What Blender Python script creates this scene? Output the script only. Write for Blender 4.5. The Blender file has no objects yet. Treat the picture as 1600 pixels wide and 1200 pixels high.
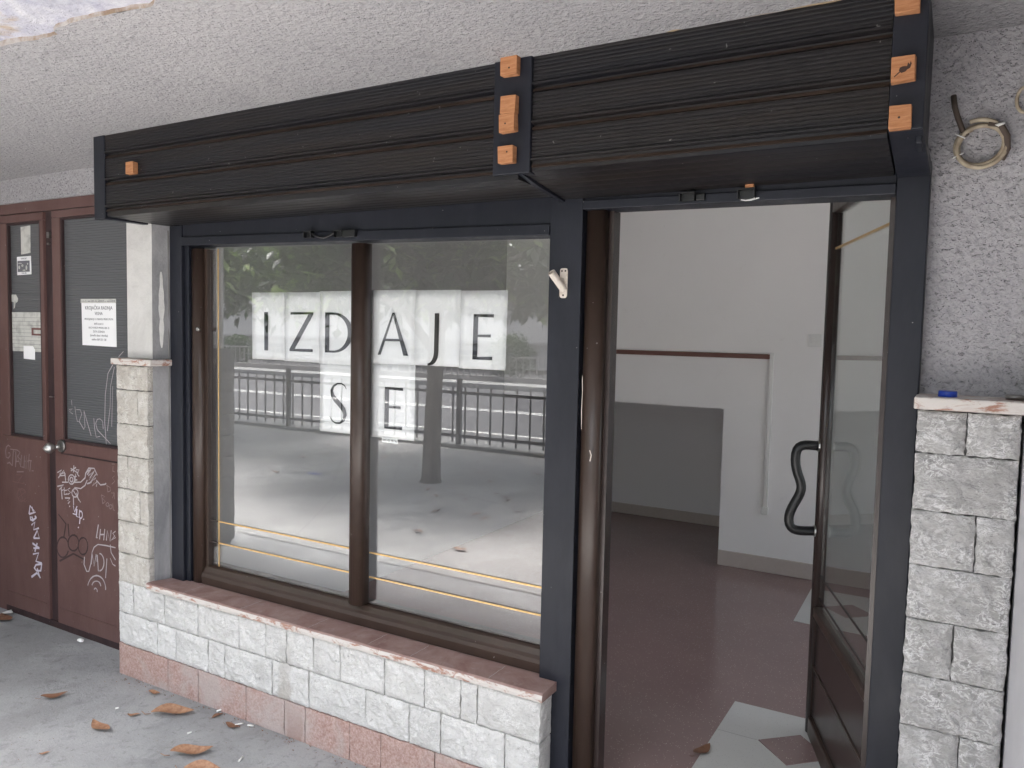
import bpy, bmesh, math, random
from mathutils import Vector, Matrix, noise as mnoise
SC = bpy.context.scene
COL = SC.collection
R = math.radians

# ------------------------------------------------------------------ camera
cam_d = bpy.data.cameras.new("camera")
cam = bpy.data.objects.new("camera", cam_d)
COL.objects.link(cam)
yaw, pitch, roll = R(29.7303), R(-3.7947), R(1.243)
fwd = Vector((-math.sin(yaw)*math.cos(pitch), math.cos(yaw)*math.cos(pitch), math.sin(pitch)))
rt = Vector((math.cos(yaw), math.sin(yaw), 0)); up = rt.cross(fwd)
r2 = rt*math.cos(roll) + up*math.sin(roll); u2 = -rt*math.sin(roll) + up*math.cos(roll)
m = Matrix((r2, u2, -fwd)).transposed().to_4x4()
m.translation = Vector((3.0054, -2.2201, 1.6))
cam.matrix_world = m
cam_d.sensor_width = 36.0
cam_d.lens = 36.0*1212.4/1600.0
cam_d.clip_start = .02; cam_d.clip_end = 600
SC.camera = cam

# ------------------------------------------------------------------ sky, sun, exposure
SUN_EL, SUN_AZ = 81.0, 190.0            # elevation; azimuth of the sun seen from above, from +Y towards +X
wd = bpy.data.worlds.new("World"); SC.world = wd; wd.use_nodes = True
wn = wd.node_tree.nodes; wl = wd.node_tree.links
sky = wn.new("ShaderNodeTexSky"); sky.sky_type = 'NISHITA'; sky.sun_disc = False
sky.sun_elevation = R(SUN_EL); sky.sun_rotation = R(SUN_AZ)
sky.air_density = 1.0; sky.dust_density = 7.0; sky.ozone_density = 1.0
hs = wn.new("ShaderNodeHueSaturation"); hs.inputs["Saturation"].default_value = .55; wl.new(sky.outputs[0], hs.inputs["Color"]); wl.new(hs.outputs[0], wn["Background"].inputs[0]); wn["Background"].inputs[1].default_value = .15
sd = bpy.data.lights.new("sun", 'SUN'); sd.energy = 2.0; sd.angle = R(20); sd.color = (1, .97, .93)
so = bpy.data.objects.new("sun", sd); COL.objects.link(so)
sv = Vector((math.sin(R(SUN_AZ))*math.cos(R(SUN_EL)), math.cos(R(SUN_AZ))*math.cos(R(SUN_EL)), math.sin(R(SUN_EL))))
so.rotation_euler = sv.to_track_quat('Z', 'Y').to_euler(); so.location = (0, -10, 12)
SC.view_settings.view_transform = 'Standard'; SC.view_settings.look = 'None'
SC.view_settings.gamma = 1.0; SC.view_settings.use_curve_mapping = False
SC.view_settings.exposure = 3.02
SC.cycles.max_bounces = 12; SC.cycles.diffuse_bounces = 6; SC.cycles.transparent_max_bounces = 16
SC.cycles.glossy_bounces = 5; SC.cycles.sample_clamp_indirect = 6

# ------------------------------------------------------------------ materials
MATS = {}
def mat(name, col, rough=.7, metal=0.0, spec=.5):
    mt = bpy.data.materials.new(name); mt.use_nodes = True
    b = mt.node_tree.nodes["Principled BSDF"]
    b.inputs["Base Color"].default_value = (*col, 1); b.inputs["Roughness"].default_value = rough
    b.inputs["Metallic"].default_value = metal; b.inputs["Specular IOR Level"].default_value = spec
    MATS[name] = mt
    return mt
class N:
    """small node helper on one material"""
    def __init__(s, mt): s.t = mt.node_tree; s.b = s.t.nodes["Principled BSDF"]; s.tc = s.t.nodes.new("ShaderNodeTexCoord"); s.h = None; s.vec = None
    def islands(s):
        g = s.new("ShaderNodeNewGeometry"); m1 = s.new("ShaderNodeMath", operation='MULTIPLY'); m1.inputs[1].default_value = 37.0; s.ln(g.outputs["Random Per Island"], m1.inputs[0])
        va = s.new("ShaderNodeVectorMath", operation='ADD'); s.ln(s.tc.outputs["Object"], va.inputs[0]); s.ln(m1.outputs[0], va.inputs[1]); s.vec = va.outputs[0]; s.rnd = g.outputs["Random Per Island"]
    def new(s, k, **kw):
        n = s.t.nodes.new(k)
        for a, v in kw.items(): setattr(n, a, v)
        return n
    def ln(s, a, b): s.t.links.new(a, b)
    def noise(s, scale, detail=4, rough=.6, dist=0, stretch=None, vec=None):
        n = s.new("ShaderNodeTexNoise"); n.inputs["Scale"].default_value = scale; n.inputs["Detail"].default_value = detail
        n.inputs["Roughness"].default_value = rough; n.inputs["Distortion"].default_value = dist
        v = vec or s.vec or s.tc.outputs["Object"]
        if stretch:
            mp = s.new("ShaderNodeMapping"); mp.inputs["Scale"].default_value = stretch; s.ln(v, mp.inputs[0]); v = mp.outputs[0]
        s.ln(v, n.inputs["Vector"]); return n.outputs["Fac"]
    def vor(s, scale, feature='F1', stretch=None):
        n = s.new("ShaderNodeTexVoronoi"); n.feature = feature; n.inputs["Scale"].default_value = scale
        v = s.tc.outputs["Object"]
        if stretch:
            mp = s.new("ShaderNodeMapping"); mp.inputs["Scale"].default_value = stretch; s.ln(v, mp.inputs[0]); v = mp.outputs[0]
        s.ln(v, n.inputs["Vector"]); return n.outputs["Distance"]
    def ramp(s, fac, stops):
        n = s.new("ShaderNodeValToRGB"); cr = n.color_ramp
        while len(cr.elements) < len(stops): cr.elements.new(.5)
        for e, (p, c) in zip(cr.elements, stops):
            e.position = p; e.color = (*c, 1) if not isinstance(c, (int, float)) else (c, c, c, 1)
        s.ln(fac, n.inputs[0]); return n.outputs[0]
    def mix(s, fac, a, b, mode='MIX'):
        n = s.new("ShaderNodeMix", data_type='RGBA', blend_type=mode)
        for i, v in ((0, fac), (6, a), (7, b)):
            if isinstance(v, (int, float)): n.inputs[i].default_value = v if i == 0 else (v, v, v, 1)
            elif isinstance(v, tuple): n.inputs[i].default_value = (*v, 1)
            else: s.ln(v, n.inputs[i])
        return n.outputs[2]
    def color(s, c): s.ln(c, s.b.inputs["Base Color"])
    def rough(s, c): s.ln(c, s.b.inputs["Roughness"])
    def bump(s, h, dist, strength=1.0):
        n = s.new("ShaderNodeBump"); n.inputs["Distance"].default_value = dist; n.inputs["Strength"].default_value = strength
        s.ln(h, n.inputs["Height"])
        if s.h: s.ln(s.h, n.inputs["Normal"])
        s.h = n.outputs[0]; s.ln(s.h, s.b.inputs["Normal"])

def plaster(name, c0, c1, scale, dist, pit_scale, pit_lo, pit_amt, pst=None):
    n = N(mat(name, c0, .92, spec=.15))
    big = n.noise(1.6, 5, .6); fine = n.noise(scale, 3, .62, .4); mid = n.noise(scale*.45, 2, .5, .3)
    c = n.mix(n.ramp(big, [(.3, 0.), (.7, 1.)]), c0, c1)
    c = n.mix(n.ramp(n.noise(3.2, 6, .72, 1.2), [(.56, 0.), (.72, .35)]), c, tuple(v*.62 for v in c1))
    c = n.mix(n.ramp(fine, [(.34, .38), (.52, 0.)]), c, tuple(v*.48 for v in c1))       # low spots of the roughcast tinted darker so the grain shows
    p = n.ramp(n.noise(pit_scale, 3, .6, .6, pst), [(pit_lo, 1.), (pit_lo+.05, 0.)])
    c = n.mix(n.mix(pit_amt, 0.0, p), c, (.10, .098, .10))
    n.color(c)
    n.bump(p, -dist, .7); n.bump(mid, dist*1.6, .9); n.bump(fine, dist, 1.0)
plaster("ceiling_plaster", (.415, .405, .412), (.36, .355, .366), 105, .006, 70, .30, .45)
plaster("wall_plaster", (.46, .45, .465), (.40, .392, .408), 95, .006, 85, .345, .42, (1, 1, 1.6))
n = N(mat("white_plaster", (.62, .61, .59), .9, spec=.2))
n.color(n.mix(n.ramp(n.noise(5, 6, .7, .6), [(.45, 0.), (.80, 1.)]), (.62, .61, .59), (.46, .45, .44))); n.bump(n.noise(60, 4), .003)
n = N(mat("pale_paint", (.6, .59, .62), .75, spec=.3)); n.color(n.mix(n.noise(6, 6, .7), (.54, .535, .57), (.66, .65, .67))); n.bump(n.noise(50, 4), .0015)
n = N(mat("cement_render", (.2, .2, .2), .9, spec=.2))
n.color(n.mix(n.ramp(n.noise(5, 7, .7, .5, (1, 1, .35)), [(.35, 0.), (.65, 1.)]), (.17, .17, .18), (.33, .325, .33))); n.bump(n.noise(45, 6), .004)
n = N(mat("bare_concrete", (.5, .5, .55), .9, spec=.2))
c = n.mix(n.ramp(n.noise(9, 7, .7, .8), [(.35, 0.), (.65, 1.)]), (.42, .42, .52), (.66, .66, .70))
c = n.mix(n.ramp(n.noise(5, 4, .6), [(.58, 0.), (.68, 1.)]), c, (.48, .36, .24)); n.color(c)
n.bump(n.noise(14, 8, .7, .6), .02); n.bump(n.noise(70, 4), .004)
n = N(mat("plaster_edge", (.35, .29, .24), .95, spec=.1)); n.color(n.mix(n.ramp(n.noise(20, 5), [(.4, 0.), (.6, 1.)]), (.30, .22, .16), (.5, .47, .45))); n.bump(n.noise(50, 5), .006)

mat("filler", (.34, .26, .17), .95, spec=.1)
def stain(n, c, x0, z0, z1, w, col, amt):
    """a dried water streak with its own ragged outline at x0 on the plinth"""
    sp = n.new("ShaderNodeSeparateXYZ"); n.ln(n.tc.outputs["Object"], sp.inputs[0])
    ns = n.noise(9, 4, .6, 0, (1, 1, .35), n.tc.outputs["Object"])
    ma = n.new("ShaderNodeMath", operation='MULTIPLY_ADD'); n.ln(ns, ma.inputs[0]); ma.inputs[1].default_value = .16; ma.inputs[2].default_value = -x0-.08
    ad = n.new("ShaderNodeMath", operation='ADD'); n.ln(sp.outputs[0], ad.inputs[0]); n.ln(ma.outputs[0], ad.inputs[1])
    ab = n.new("ShaderNodeMath", operation='ABSOLUTE'); n.ln(ad.outputs[0], ab.inputs[0])
    mr = n.new("ShaderNodeMapRange"); n.ln(ab.outputs[0], mr.inputs[0]); mr.inputs[1].default_value = w; mr.inputs[2].default_value = w*.55; mr.inputs[3].default_value = 0; mr.inputs[4].default_value = amt
    zr = n.new("ShaderNodeMapRange"); n.ln(sp.outputs[2], zr.inputs[0]); zr.inputs[1].default_value = z1; zr.inputs[2].default_value = z0
    mu = n.new("ShaderNodeMath", operation='MULTIPLY'); n.ln(mr.outputs[0], mu.inputs[0]); n.ln(zr.outputs[0], mu.inputs[1])
    return n.mix(mu.outputs[0], c, col)
def stone(name, lo, hi, vein, st=None):
    n = N(mat(name, lo, .85, spec=.25)); n.islands()
    c = n.mix(n.ramp(n.noise(11, 7, .68, .3), [(.34, 0.), (.68, 1.)]), lo, hi)
    c = n.mix(n.ramp(n.rnd, [(0., .25), (1., 0.)]), c, tuple(v*.8 for v in lo))
    rid = n.ramp(n.noise(42, 7, .70, .7, (1, 1, 1.5)), [(.44, 0.), (.49, 1.), (.505, 1.), (.55, 0.)])
    c = n.mix(n.mix(n.ramp(n.noise(15, 4, .6), [(.38, .05), (.62, .9)]), 0., rid), c, vein)
    c = n.mix(n.ramp(n.noise(48, 7, .74, .8, (1, 1, 1.3)), [(.30, .8), (.42, 0.)]), c, tuple(v*.40 for v in lo))
    if st: c = stain(n, c, *st)
    n.color(c)
    n.bump(n.noise(30, 9, .72, .5, (1, 1, 1.4)), .012); n.bump(n.noise(120, 4, .6), .0025)
stone("pale_stone", (.60, .59, .575), (.77, .76, .745), (.84, .835, .82), (.80, .10, .40, .035, (.36, .31, .26), .6))
stone("cream_stone", (.47, .43, .385), (.65, .62, .575), (.74, .725, .69))
stone("grey_stone", (.39, .38, .37), (.54, .53, .525), (.86, .85, .85))
stone("shaded_stone", (.15, .145, .14), (.24, .235, .225), (.36, .35, .34))  # side pier stone coloured darker to stand in for its shade
mat("mortar", (.20, .195, .19), .95, spec=.1)
n = N(mat("pink_tile", (.5, .36, .32), .85, spec=.25))
c = n.mix(n.ramp(n.noise(120, 3, .7), [(.35, 0.), (.65, 1.)]), (.35, .215, .185), (.52, .385, .35))
c = n.mix(n.ramp(n.noise(4, 5, .6, .4), [(.48, 0.), (.64, .7)]), c, (.46, .41, .395)); 
c = stain(n, c, .83, -.1, .16, .05, (.24, .12, .085), .7); n.color(c); n.bump(n.noise(90, 4, .7), .004)
n = N(mat("red_marble", (.28, .15, .12), .42, spec=.4))
c = n.mix(n.ramp(n.noise(6, 6, .65, 1.2), [(.33, 0.), (.66, 1.)]), (.24, .135, .12), (.36, .25, .225))
c = n.mix(n.ramp(n.noise(30, 5, .7), [(.55, 0.), (.75, .6)]), c, (.42, .36, .33)); n.color(c)
n.rough(n.ramp(n.noise(14, 4), [(.3, .35), (.7, .75)])); n.bump(n.noise(40, 4), .0015)
n = N(mat("worn_marble_edge", (.55, .48, .44), .8, spec=.3))
c = n.mix(n.ramp(n.noise(16, 6, .7, .8, (1, 1, 2.5)), [(.50, 0.), (.60, 1.)]), (.60, .56, .53), (.36, .2, .15)); n.color(c); n.bump(n.noise(60, 4), .002)
n = N(mat("sill_joint", (.5, .46, .43), .9))

def paint(name, c0, c1, rough=.45, streak=(1, 1, 1), sc=6, spec=.4, bumpd=.0006, rv=.06):
    n = N(mat(name, c0, rough, spec=spec))
    f = n.ramp(n.noise(sc, 6, .7, .3, streak), [(.38, 0.), (.68, 1.)])
    c = n.mix(f, c0, c1)
    c = n.mix(n.ramp(n.noise(55, 2, .5), [(.755, 0.), (.77, .8)]), c, (.30, .29, .28)); n.color(c)
    n.rough(n.ramp(n.noise(sc*2.3, 5, .6, 0, streak), [(.3, max(.05, rough-rv)), (.7, min(1, rough+rv*1.5))]))
    n.bump(n.noise(70, 4, .6, 0, streak), bumpd)
paint("navy_paint", (.012, .0135, .020), (.020, .0215, .030), .42, (1, 1, .3), 6, .3)
paint("shutter_paint", (.011, .011, .014), (.021, .016, .0135), .38, (.12, 1, 1.5), 5, .42, .00002, .0)
paint("worn_brown", (.030, .019, .014), (.060, .040, .030), .5, (.3, 1, 1), 8, .3, .0002, .05)
paint("brown_paint", (.042, .027, .021), (.058, .037, .029), .32, (1, 1, .25), 5, .45, .0003, .03)
paint("dark_brown_paint", (.033, .022, .020), (.040, .028, .025), .24, (1, 1, .3), 3, .5, .0002, .02)
paint("maroon_paint", (.118, .062, .056), (.148, .084, .077), .5, (1, 1, .4), 4, .35)
paint("dark_maroon", (.030, .018, .020), (.055, .030, .030), .6, (1, 1, .3), 6)
n = N(mat("orange_wood", (.55, .22, .09), .75, spec=.2))
w = n.noise(16, 5, .6, .6, (1.2, 1, 9)); n.color(n.mix(n.ramp(w, [(.35, 0.), (.65, 1.)]), (.36, .155, .07), (.49, .24, .12))); n.bump(w, .001)
mat("wood_hole", (.02, .012, .01), .9); mat("wood_stain", (.05, .025, .018), .9)
mat("black_metal", (.012, .012, .013), .35); mat("steel", (.55, .54, .52), .3, 1.0); mat("dull_steel", (.30, .29, .28), .45, 1.0)
n = N(mat("gold_strip", (.62, .40, .15), .35, .6)); n.color(n.mix(n.noise(9, 3), (.60, .38, .14), (.74, .52, .25)))
n = N(mat("cream_metal", (.62, .55, .48), .5)); n.color(n.mix(n.ramp(n.noise(45, 5, .6), [(.5, 0.), (.72, 1.)]), (.66, .59, .52), (.40, .30, .23)))
n = N(mat("aged_cable", (.42, .35, .25), .55)); n.color(n.mix(n.ramp(n.noise(25, 4), [(.35, 0.), (.65, 1.)]), (.30, .24, .17), (.50, .43, .32)))
mat("dark_cable", (.10, .075, .06), .7); mat("white_plastic", (.72, .72, .70), .4); mat("blue_plastic", (.012, .055, .42), .32)
n = N(mat("paper", (.82, .82, .84), .8, spec=.2)); n.color(n.mix(n.noise(5, 3), (.88, .88, .90), (.92, .92, .93)))
n = N(mat("old_paper", (.62, .61, .57), .85, spec=.2)); n.color(n.mix(n.ramp(n.noise(22, 5), [(.45, 0.), (.7, 1.)]), (.60, .60, .57), (.40, .40, .38)))
mat("printed_black", (.012, .012, .014), .6); mat("printed_grey", (.16, .16, .18), .7); mat("printed_brown", (.16, .07, .06), .7)
mat("marker_white", (.46, .42, .44), .7); mat("marker_grey", (.27, .20, .20), .8); mat("marker_faint", (.18, .105, .10), .8); mat("marker_dark", (.055, .032, .034), .7); mat("marker_lilac", (.58, .54, .63), .6)
n = N(mat("wire_glass", (.085, .088, .095), .35, spec=.5))
wv = n.new("ShaderNodeTexWave", bands_direction='Z'); wv.inputs["Scale"].default_value = 26; wv.inputs["Distortion"].default_value = 0.4
n.ln(n.tc.outputs["Object"], wv.inputs["Vector"]); n.color(n.mix(wv.outputs["Fac"], (.088, .092, .098), (.112, .116, .124))); n.bump(wv.outputs["Fac"], .002, .6)
n = N(mat("interior_paint", (.70, .69, .68), .8, spec=.2)); n.color(n.mix(n.ramp(n.noise(14, 6, .75, 1.5, (1, 1, .5)), [(.62, 0.), (.80, .35)]), n.mix(n.noise(1.2, 5), (.78, .77, .76), (.87, .86, .85)), (.55, .53, .51))); n.bump(n.noise(90, 3), .0006)
mat("dimmed_paint", (.44, .435, .43), .8, spec=.2); mat("recess_paint", (.80, .79, .79), .8, spec=.2)  # side and front wall tone lowered to stand in for a dim interior
n = N(mat("beige_baseboard", (.42, .37, .33), .5)); n.color(n.mix(n.noise(50, 5, .7), (.46, .40, .36), (.56, .50, .46)))
n = N(mat("wood_rail", (.14, .055, .042), .45)); n.color(n.mix(n.noise(20, 5, .6, 0, (.1, 1, 1)), (.11, .04, .03), (.18, .08, .06)))
def terrazzo(name, base, base2, chips, amt):
    n = N(mat(name, base, .22, spec=.45))
    c = n.mix(n.ramp(n.noise(3, 5), [(.3, 0.), (.7, 1.)]), base, base2)
    v = n.new("ShaderNodeTexVoronoi"); v.inputs["Scale"].default_value = 140; n.ln(n.tc.outputs["Object"], v.inputs["Vector"])
    rr = n.new("ShaderNodeSeparateColor"); n.ln(v.outputs["Color"], rr.inputs[0])
    f = n.mix(1., n.ramp(v.outputs["Distance"], [(.16, 1.), (.26, 0.)]), n.ramp(rr.outputs[0], [(1-amt-.02, 0.), (1-amt, 1.)]), 'MULTIPLY')
    n.color(n.mix(f, c, chips)); n.rough(n.ramp(n.noise(5, 5), [(.3, .10), (.7, .20)]))
terrazzo("brown_terrazzo", (.275, .19, .18), (.25, .172, .163), (.60, .52, .50), .22)
terrazzo("white_terrazzo", (.55, .55, .53), (.60, .60, .58), (.40, .40, .38), .3)
n = N(mat("pavement", (.25, .25, .26), .85, spec=.25))
c = n.mix(n.ramp(n.noise(1.5, 7, .65, .5), [(.40, 0.), (.60, 1.)]), (.265, .268, .272), (.355, .358, .362))
c = n.mix(n.ramp(n.noise(.7, 3, .5, 1.5), [(.52, 0.), (.53, .4)]), c, (.25, .25, .25))
c = n.mix(n.ramp(n.noise(28, 5, .75, .5), [(.55, 0.), (.70, .6)]), c, (.15, .148, .147))
c = n.mix(n.ramp(n.noise(8, 6, .7, .6), [(.55, 0.), (.75, .55)]), c, (.13, .13, .135))
c = n.mix(n.ramp(n.noise(160, 3, .6), [(.55, 0.), (.75, .35)]), c, (.42, .42, .42))
c = n.mix(n.ramp(n.vor(3.1), [(.016, .8), (.024, 0.)]), c, (.06, .06, .06)); n.color(c)
n.bump(n.noise(90, 5, .7), .003); n.bump(n.noise(7, 5), .006)
n = N(mat("plaza_concrete", (.4, .4, .4), .8, spec=.3))
c = n.mix(n.ramp(n.noise(.9, 7, .7, .6), [(.40, 0.), (.60, 1.)]), (.36, .355, .35), (.50, .495, .485))
c = n.mix(n.ramp(n.noise(.55, 4, .6, 2.0), [(.50, 0.), (.515, .55)]), c, (.33, .325, .32))
c = n.mix(n.ramp(n.noise(16, 6, .75, .5), [(.54, 0.), (.70, .4)]), c, (.24, .235, .23))
c = n.mix(n.ramp(n.noise(70, 3, .6), [(.55, 0.), (.68, .5)]), c, (.22, .215, .21))
c = n.mix(n.ramp(n.vor(.55, 'DISTANCE_TO_EDGE', (1, .7, 1)), [(.002, .45), (.006, 0.)]), c, (.14, .14, .14)); n.color(c)
n.bump(n.noise(40, 5, .7), .006)
n = N(mat("asphalt", (.13, .13, .135), .9)); n.color(n.mix(n.noise(60, 4), (.05, .05, .053), (.085, .085, .088)))
mat("road_paint", (.6, .6, .58), .7); mat("kerb_stone", (.22, .22, .215), .85)
n = N(mat("bark", (.12, .10, .09), .9)); n.color(n.mix(n.ramp(n.noise(18, 6, .7, 0, (1, 1, .25)), [(.42, 0.), (.58, 1.)]), (.06, .048, .04), (.2, .175, .155))); n.bump(n.noise(30, 5, .6, 0, (1, 1, .2)), .02)
def leafmat(name, a, b):
    n = N(mat(name, a, .28, spec=.5)); n.color(n.mix(n.noise(2.2, 3), a, b))
    t = n.t; tl = n.new("ShaderNodeBsdfTranslucent"); mx = n.new("ShaderNodeMixShader"); mx.inputs[0].default_value = .3; tl.inputs[0].default_value = (b[0]*1.3, b[1]*1.7, b[2]*.8, 1)
    t.links.new(n.b.outputs[0], mx.inputs[1]); t.links.new(tl.outputs[0], mx.inputs[2]); t.links.new(mx.outputs[0], t.nodes["Material Output"].inputs[0])
leafmat("leaf_dark", (.012, .026, .012), (.03, .055, .02)); leafmat("leaf_glint", (.16, .24, .09), (.30, .36, .14))  # paler leaves carry painted glints, dark ones lowered for contrast
n = N(mat("dry_leaf", (.36, .16, .07), .55)); n.color(n.mix(n.ramp(n.noise(60, 5, .6), [(.35, 0.), (.65, 1.)]), (.24, .118, .066), (.39, .22, .13)))
n = N(mat("dry_leaf_dark", (.2, .1, .06), .6)); n.color(n.mix(n.noise(60, 4), (.13, .065, .04), (.26, .13, .075)))
mat("litter_white", (.8, .8, .78), .7); mat("fence_paint", (.045, .045, .05), .5)
n = N(mat("house_wall", (.6, .58, .55), .9)); n.color(n.mix(n.noise(.6, 5), (.62, .60, .56), (.50, .48, .46)))
mat("house_lower", (.42, .41, .40), .9); mat("house_trim", (.36, .35, .34), .8); mat("house_pane", (.05, .055, .065), .15); mat("far_wall", (.22, .21, .20), .9); mat("far_rail", (.30, .29, .28), .6)
mat("roof_felt", (.16, .15, .15), .9)
def glass(name, tint, base):
    mt = bpy.data.materials.new(name); mt.use_nodes = True; t = mt.node_tree; t.nodes.remove(t.nodes["Principled BSDF"])
    out = t.nodes["Material Output"]; tr = t.nodes.new("ShaderNodeBsdfTransparent"); gl = t.nodes.new("ShaderNodeBsdfGlossy"); mx = t.nodes.new("ShaderNodeMixShader")
    tr.inputs[0].default_value = (*tint, 1); gl.inputs["Roughness"].default_value = 0; gl.inputs[0].default_value = (.97, .98, 1, 1)
    fr = t.nodes.new("ShaderNodeFresnel"); geo = t.nodes.new("ShaderNodeNewGeometry"); mr = t.nodes.new("ShaderNodeMapRange"); mr.inputs[3].default_value = 1.5; mr.inputs[4].default_value = 1/1.5
    t.links.new(geo.outputs["Backfacing"], mr.inputs[0]); t.links.new(mr.outputs[0], fr.inputs[0])
    ma = t.nodes.new("ShaderNodeMath"); ma.operation = 'MULTIPLY_ADD'; ma.inputs[1].default_value = 1.0; ma.inputs[2].default_value = base
    ma.use_clamp = True
    t.links.new(fr.outputs[0], ma.inputs[0]); t.links.new(ma.outputs[0], mx.inputs[0]); t.links.new(tr.outputs[0], mx.inputs[1]); t.links.new(gl.outputs[0], mx.inputs[2])
    t.links.new(mx.outputs[0], out.inputs[0]); MATS[name] = mt
glass("window_glass", (.94, .945, .94), .035)
glass("door_glass", (.90, .92, .90), .05)

# ------------------------------------------------------------------ mesh helpers
class MB:
    def __init__(s): s.v = []; s.f = []; s.mi = []; s.mats = []; s.cur = 0; s.sm = []
    def use(s, name):
        if name not in s.mats: s.mats.append(name)
        s.cur = s.mats.index(name); return s
    def add(s, vs, fs, smooth=False):
        o = len(s.v); s.v += [tuple(p) for p in vs]
        for f in fs: s.f.append(tuple(o+i for i in f)); s.mi.append(s.cur); s.sm.append(smooth)
        return s
    def box(s, x0, x1, y0, y1, z0, z1):
        return s.add([(x0,y0,z0),(x1,y0,z0),(x1,y1,z0),(x0,y1,z0),(x0,y0,z1),(x1,y0,z1),(x1,y1,z1),(x0,y1,z1)],
                     [(0,3,2,1),(4,5,6,7),(0,1,5,4),(1,2,6,5),(2,3,7,6),(3,0,4,7)])
    def hexa(s, b, t):
        return s.add(list(b)+list(t), [(0,3,2,1),(4,5,6,7),(0,1,5,4),(1,2,6,5),(2,3,7,6),(3,0,4,7)])
    def extrude(s, prof, axis, a0, a1, smooth=False):
        """closed profile of 2d points swept along an axis. x: (y,z); z: (x,y); y: (x,z)"""
        def P(p, a): return {'x': (a, p[0], p[1]), 'z': (p[0], p[1], a), 'y': (p[0], a, p[1])}[axis]
        n = len(prof); vs = [P(p, a0) for p in prof]+[P(p, a1) for p in prof]
        fs = [(i, (i+1) % n, n+(i+1) % n, n+i) for i in range(n)]
        o = len(s.v); s.add(vs, fs, smooth); s.add([], [])
        s.f.append(tuple(range(o, o+n))[::-1]); s.f.append(tuple(range(o+n, o+2*n))); s.mi += [s.cur]*2; s.sm += [False]*2
        return s
    def tube(s, pts, r, n=10, closed=False):
        pts = [Vector(p) for p in pts]; k = len(pts); rings = []; prev = None
        for i, p in enumerate(pts):
            a = pts[i-1] if (i or closed) else p; b = pts[(i+1) % k] if (i < k-1 or closed) else p
            t = (b-a).normalized()
            if prev is None: u = t.orthogonal().normalized()
            else: u = (prev - t*prev.dot(t)); u = u.normalized() if u.length > 1e-6 else t.orthogonal().normalized()
            prev = u; w = t.cross(u); rr = r[i] if isinstance(r, (list, tuple)) else r
            rings.append([p+(u*math.cos(2*math.pi*j/n)+w*math.sin(2*math.pi*j/n))*rr for j in range(n)])
        vs = [q for g in rings for q in g]; fs = []
        for i in range(k if closed else k-1):
            a, b = i*n, ((i+1) % k)*n
            fs += [(a+j, a+(j+1) % n, b+(j+1) % n, b+j) for j in range(n)]
        s.add(vs, fs, True)
        if not closed:
            o = len(s.v)-k*n; s.f.append(tuple(range(o, o+n))[::-1]); s.f.append(tuple(range(o+(k-1)*n, o+k*n))); s.mi += [s.cur]*2; s.sm += [False]*2
        return s
    def ribbon(s, pts, y, w, flat='y'):
        """flat stroke in the xz plane at depth y"""
        pts = [Vector((p[0], 0, p[1])) for p in pts]
        out = []
        for i, p in enumerate(pts):
            a = pts[max(0, i-1)]; b = pts[min(len(pts)-1, i+1)]; t = (b-a)
            if t.length < 1e-7: t = Vector((1, 0, 0))
            t.normalize(); nn = Vector((-t.z, 0, t.x))*w*.5*(1+.55*mnoise.noise((p.x*23, p.z*23, i*.6)))
            out += [(p.x+nn.x, y, p.z+nn.z), (p.x-nn.x, y, p.z-nn.z)]
        return s.add(out, [(2*i, 2*i+1, 2*i+3, 2*i+2) for i in range(len(pts)-1)])
    def build(s, name, mt=None, parent=None, loc=None, bevel=0, seg=2, smooth=False):
        me = bpy.data.meshes.new(name); me.from_pydata(s.v, [], s.f)
        if s.mats:
            for q in s.mats: me.materials.append(MATS[q])
            me.polygons.foreach_set("material_index", s.mi)
        elif mt: me.materials.append(MATS[mt])
        me.polygons.foreach_set("use_smooth", [True]*len(s.f) if smooth else s.sm)
        bm = bmesh.new(); bm.from_mesh(me); bmesh.ops.recalc_face_normals(bm, faces=bm.faces); bm.to_mesh(me); bm.free()
        me.update()
        o = bpy.data.objects.new(name, me); COL.objects.link(o)
        if parent:
            o.parent = parent
            o.location = -wloc(parent) if loc is None else loc
        elif loc is not None: o.location = loc
        if bevel:
            b = o.modifiers.new("bevel", 'BEVEL'); b.width = bevel; b.segments = seg; b.limit_method = 'ANGLE'; b.angle_limit = R(40)
        return o
def wloc(o):
    v = o.location.copy()
    while o.parent: o = o.parent; v = v+o.location
    return v
def thing(name, label, cat, loc=(0, 0, 0), group=None):
    o = bpy.data.objects.new(name, None); COL.objects.link(o); o.location = loc; o.empty_display_size = .1
    return tag(o, label, cat, group)
def tag(o, label, cat, group=None):
    o["label"] = label; o["category"] = cat
    if group: o["group"] = group
    return o
def structure(o): o["kind"] = "structure"; return o
def text_part(name, s, size, x, y, z, mt, parent, align='CENTER'):
    cu = bpy.data.curves.new(name, 'FONT'); cu.body = s; cu.size = size; cu.align_x = align; cu.extrude = .0002
    t = bpy.data.objects.new(name, cu); COL.objects.link(t)
    dg = bpy.context.evaluated_depsgraph_get(); me = bpy.data.meshes.new_from_object(t.evaluated_get(dg))
    bpy.data.objects.remove(t); me.materials.clear(); me.materials.append(MATS[mt])
    o = bpy.data.objects.new(name, me); COL.objects.link(o); o.parent = parent; o.location = Vector((x, y, z))-wloc(parent); o.rotation_euler = (R(90), 0, 0)
    return o
rnd = random.Random(7)

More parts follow.
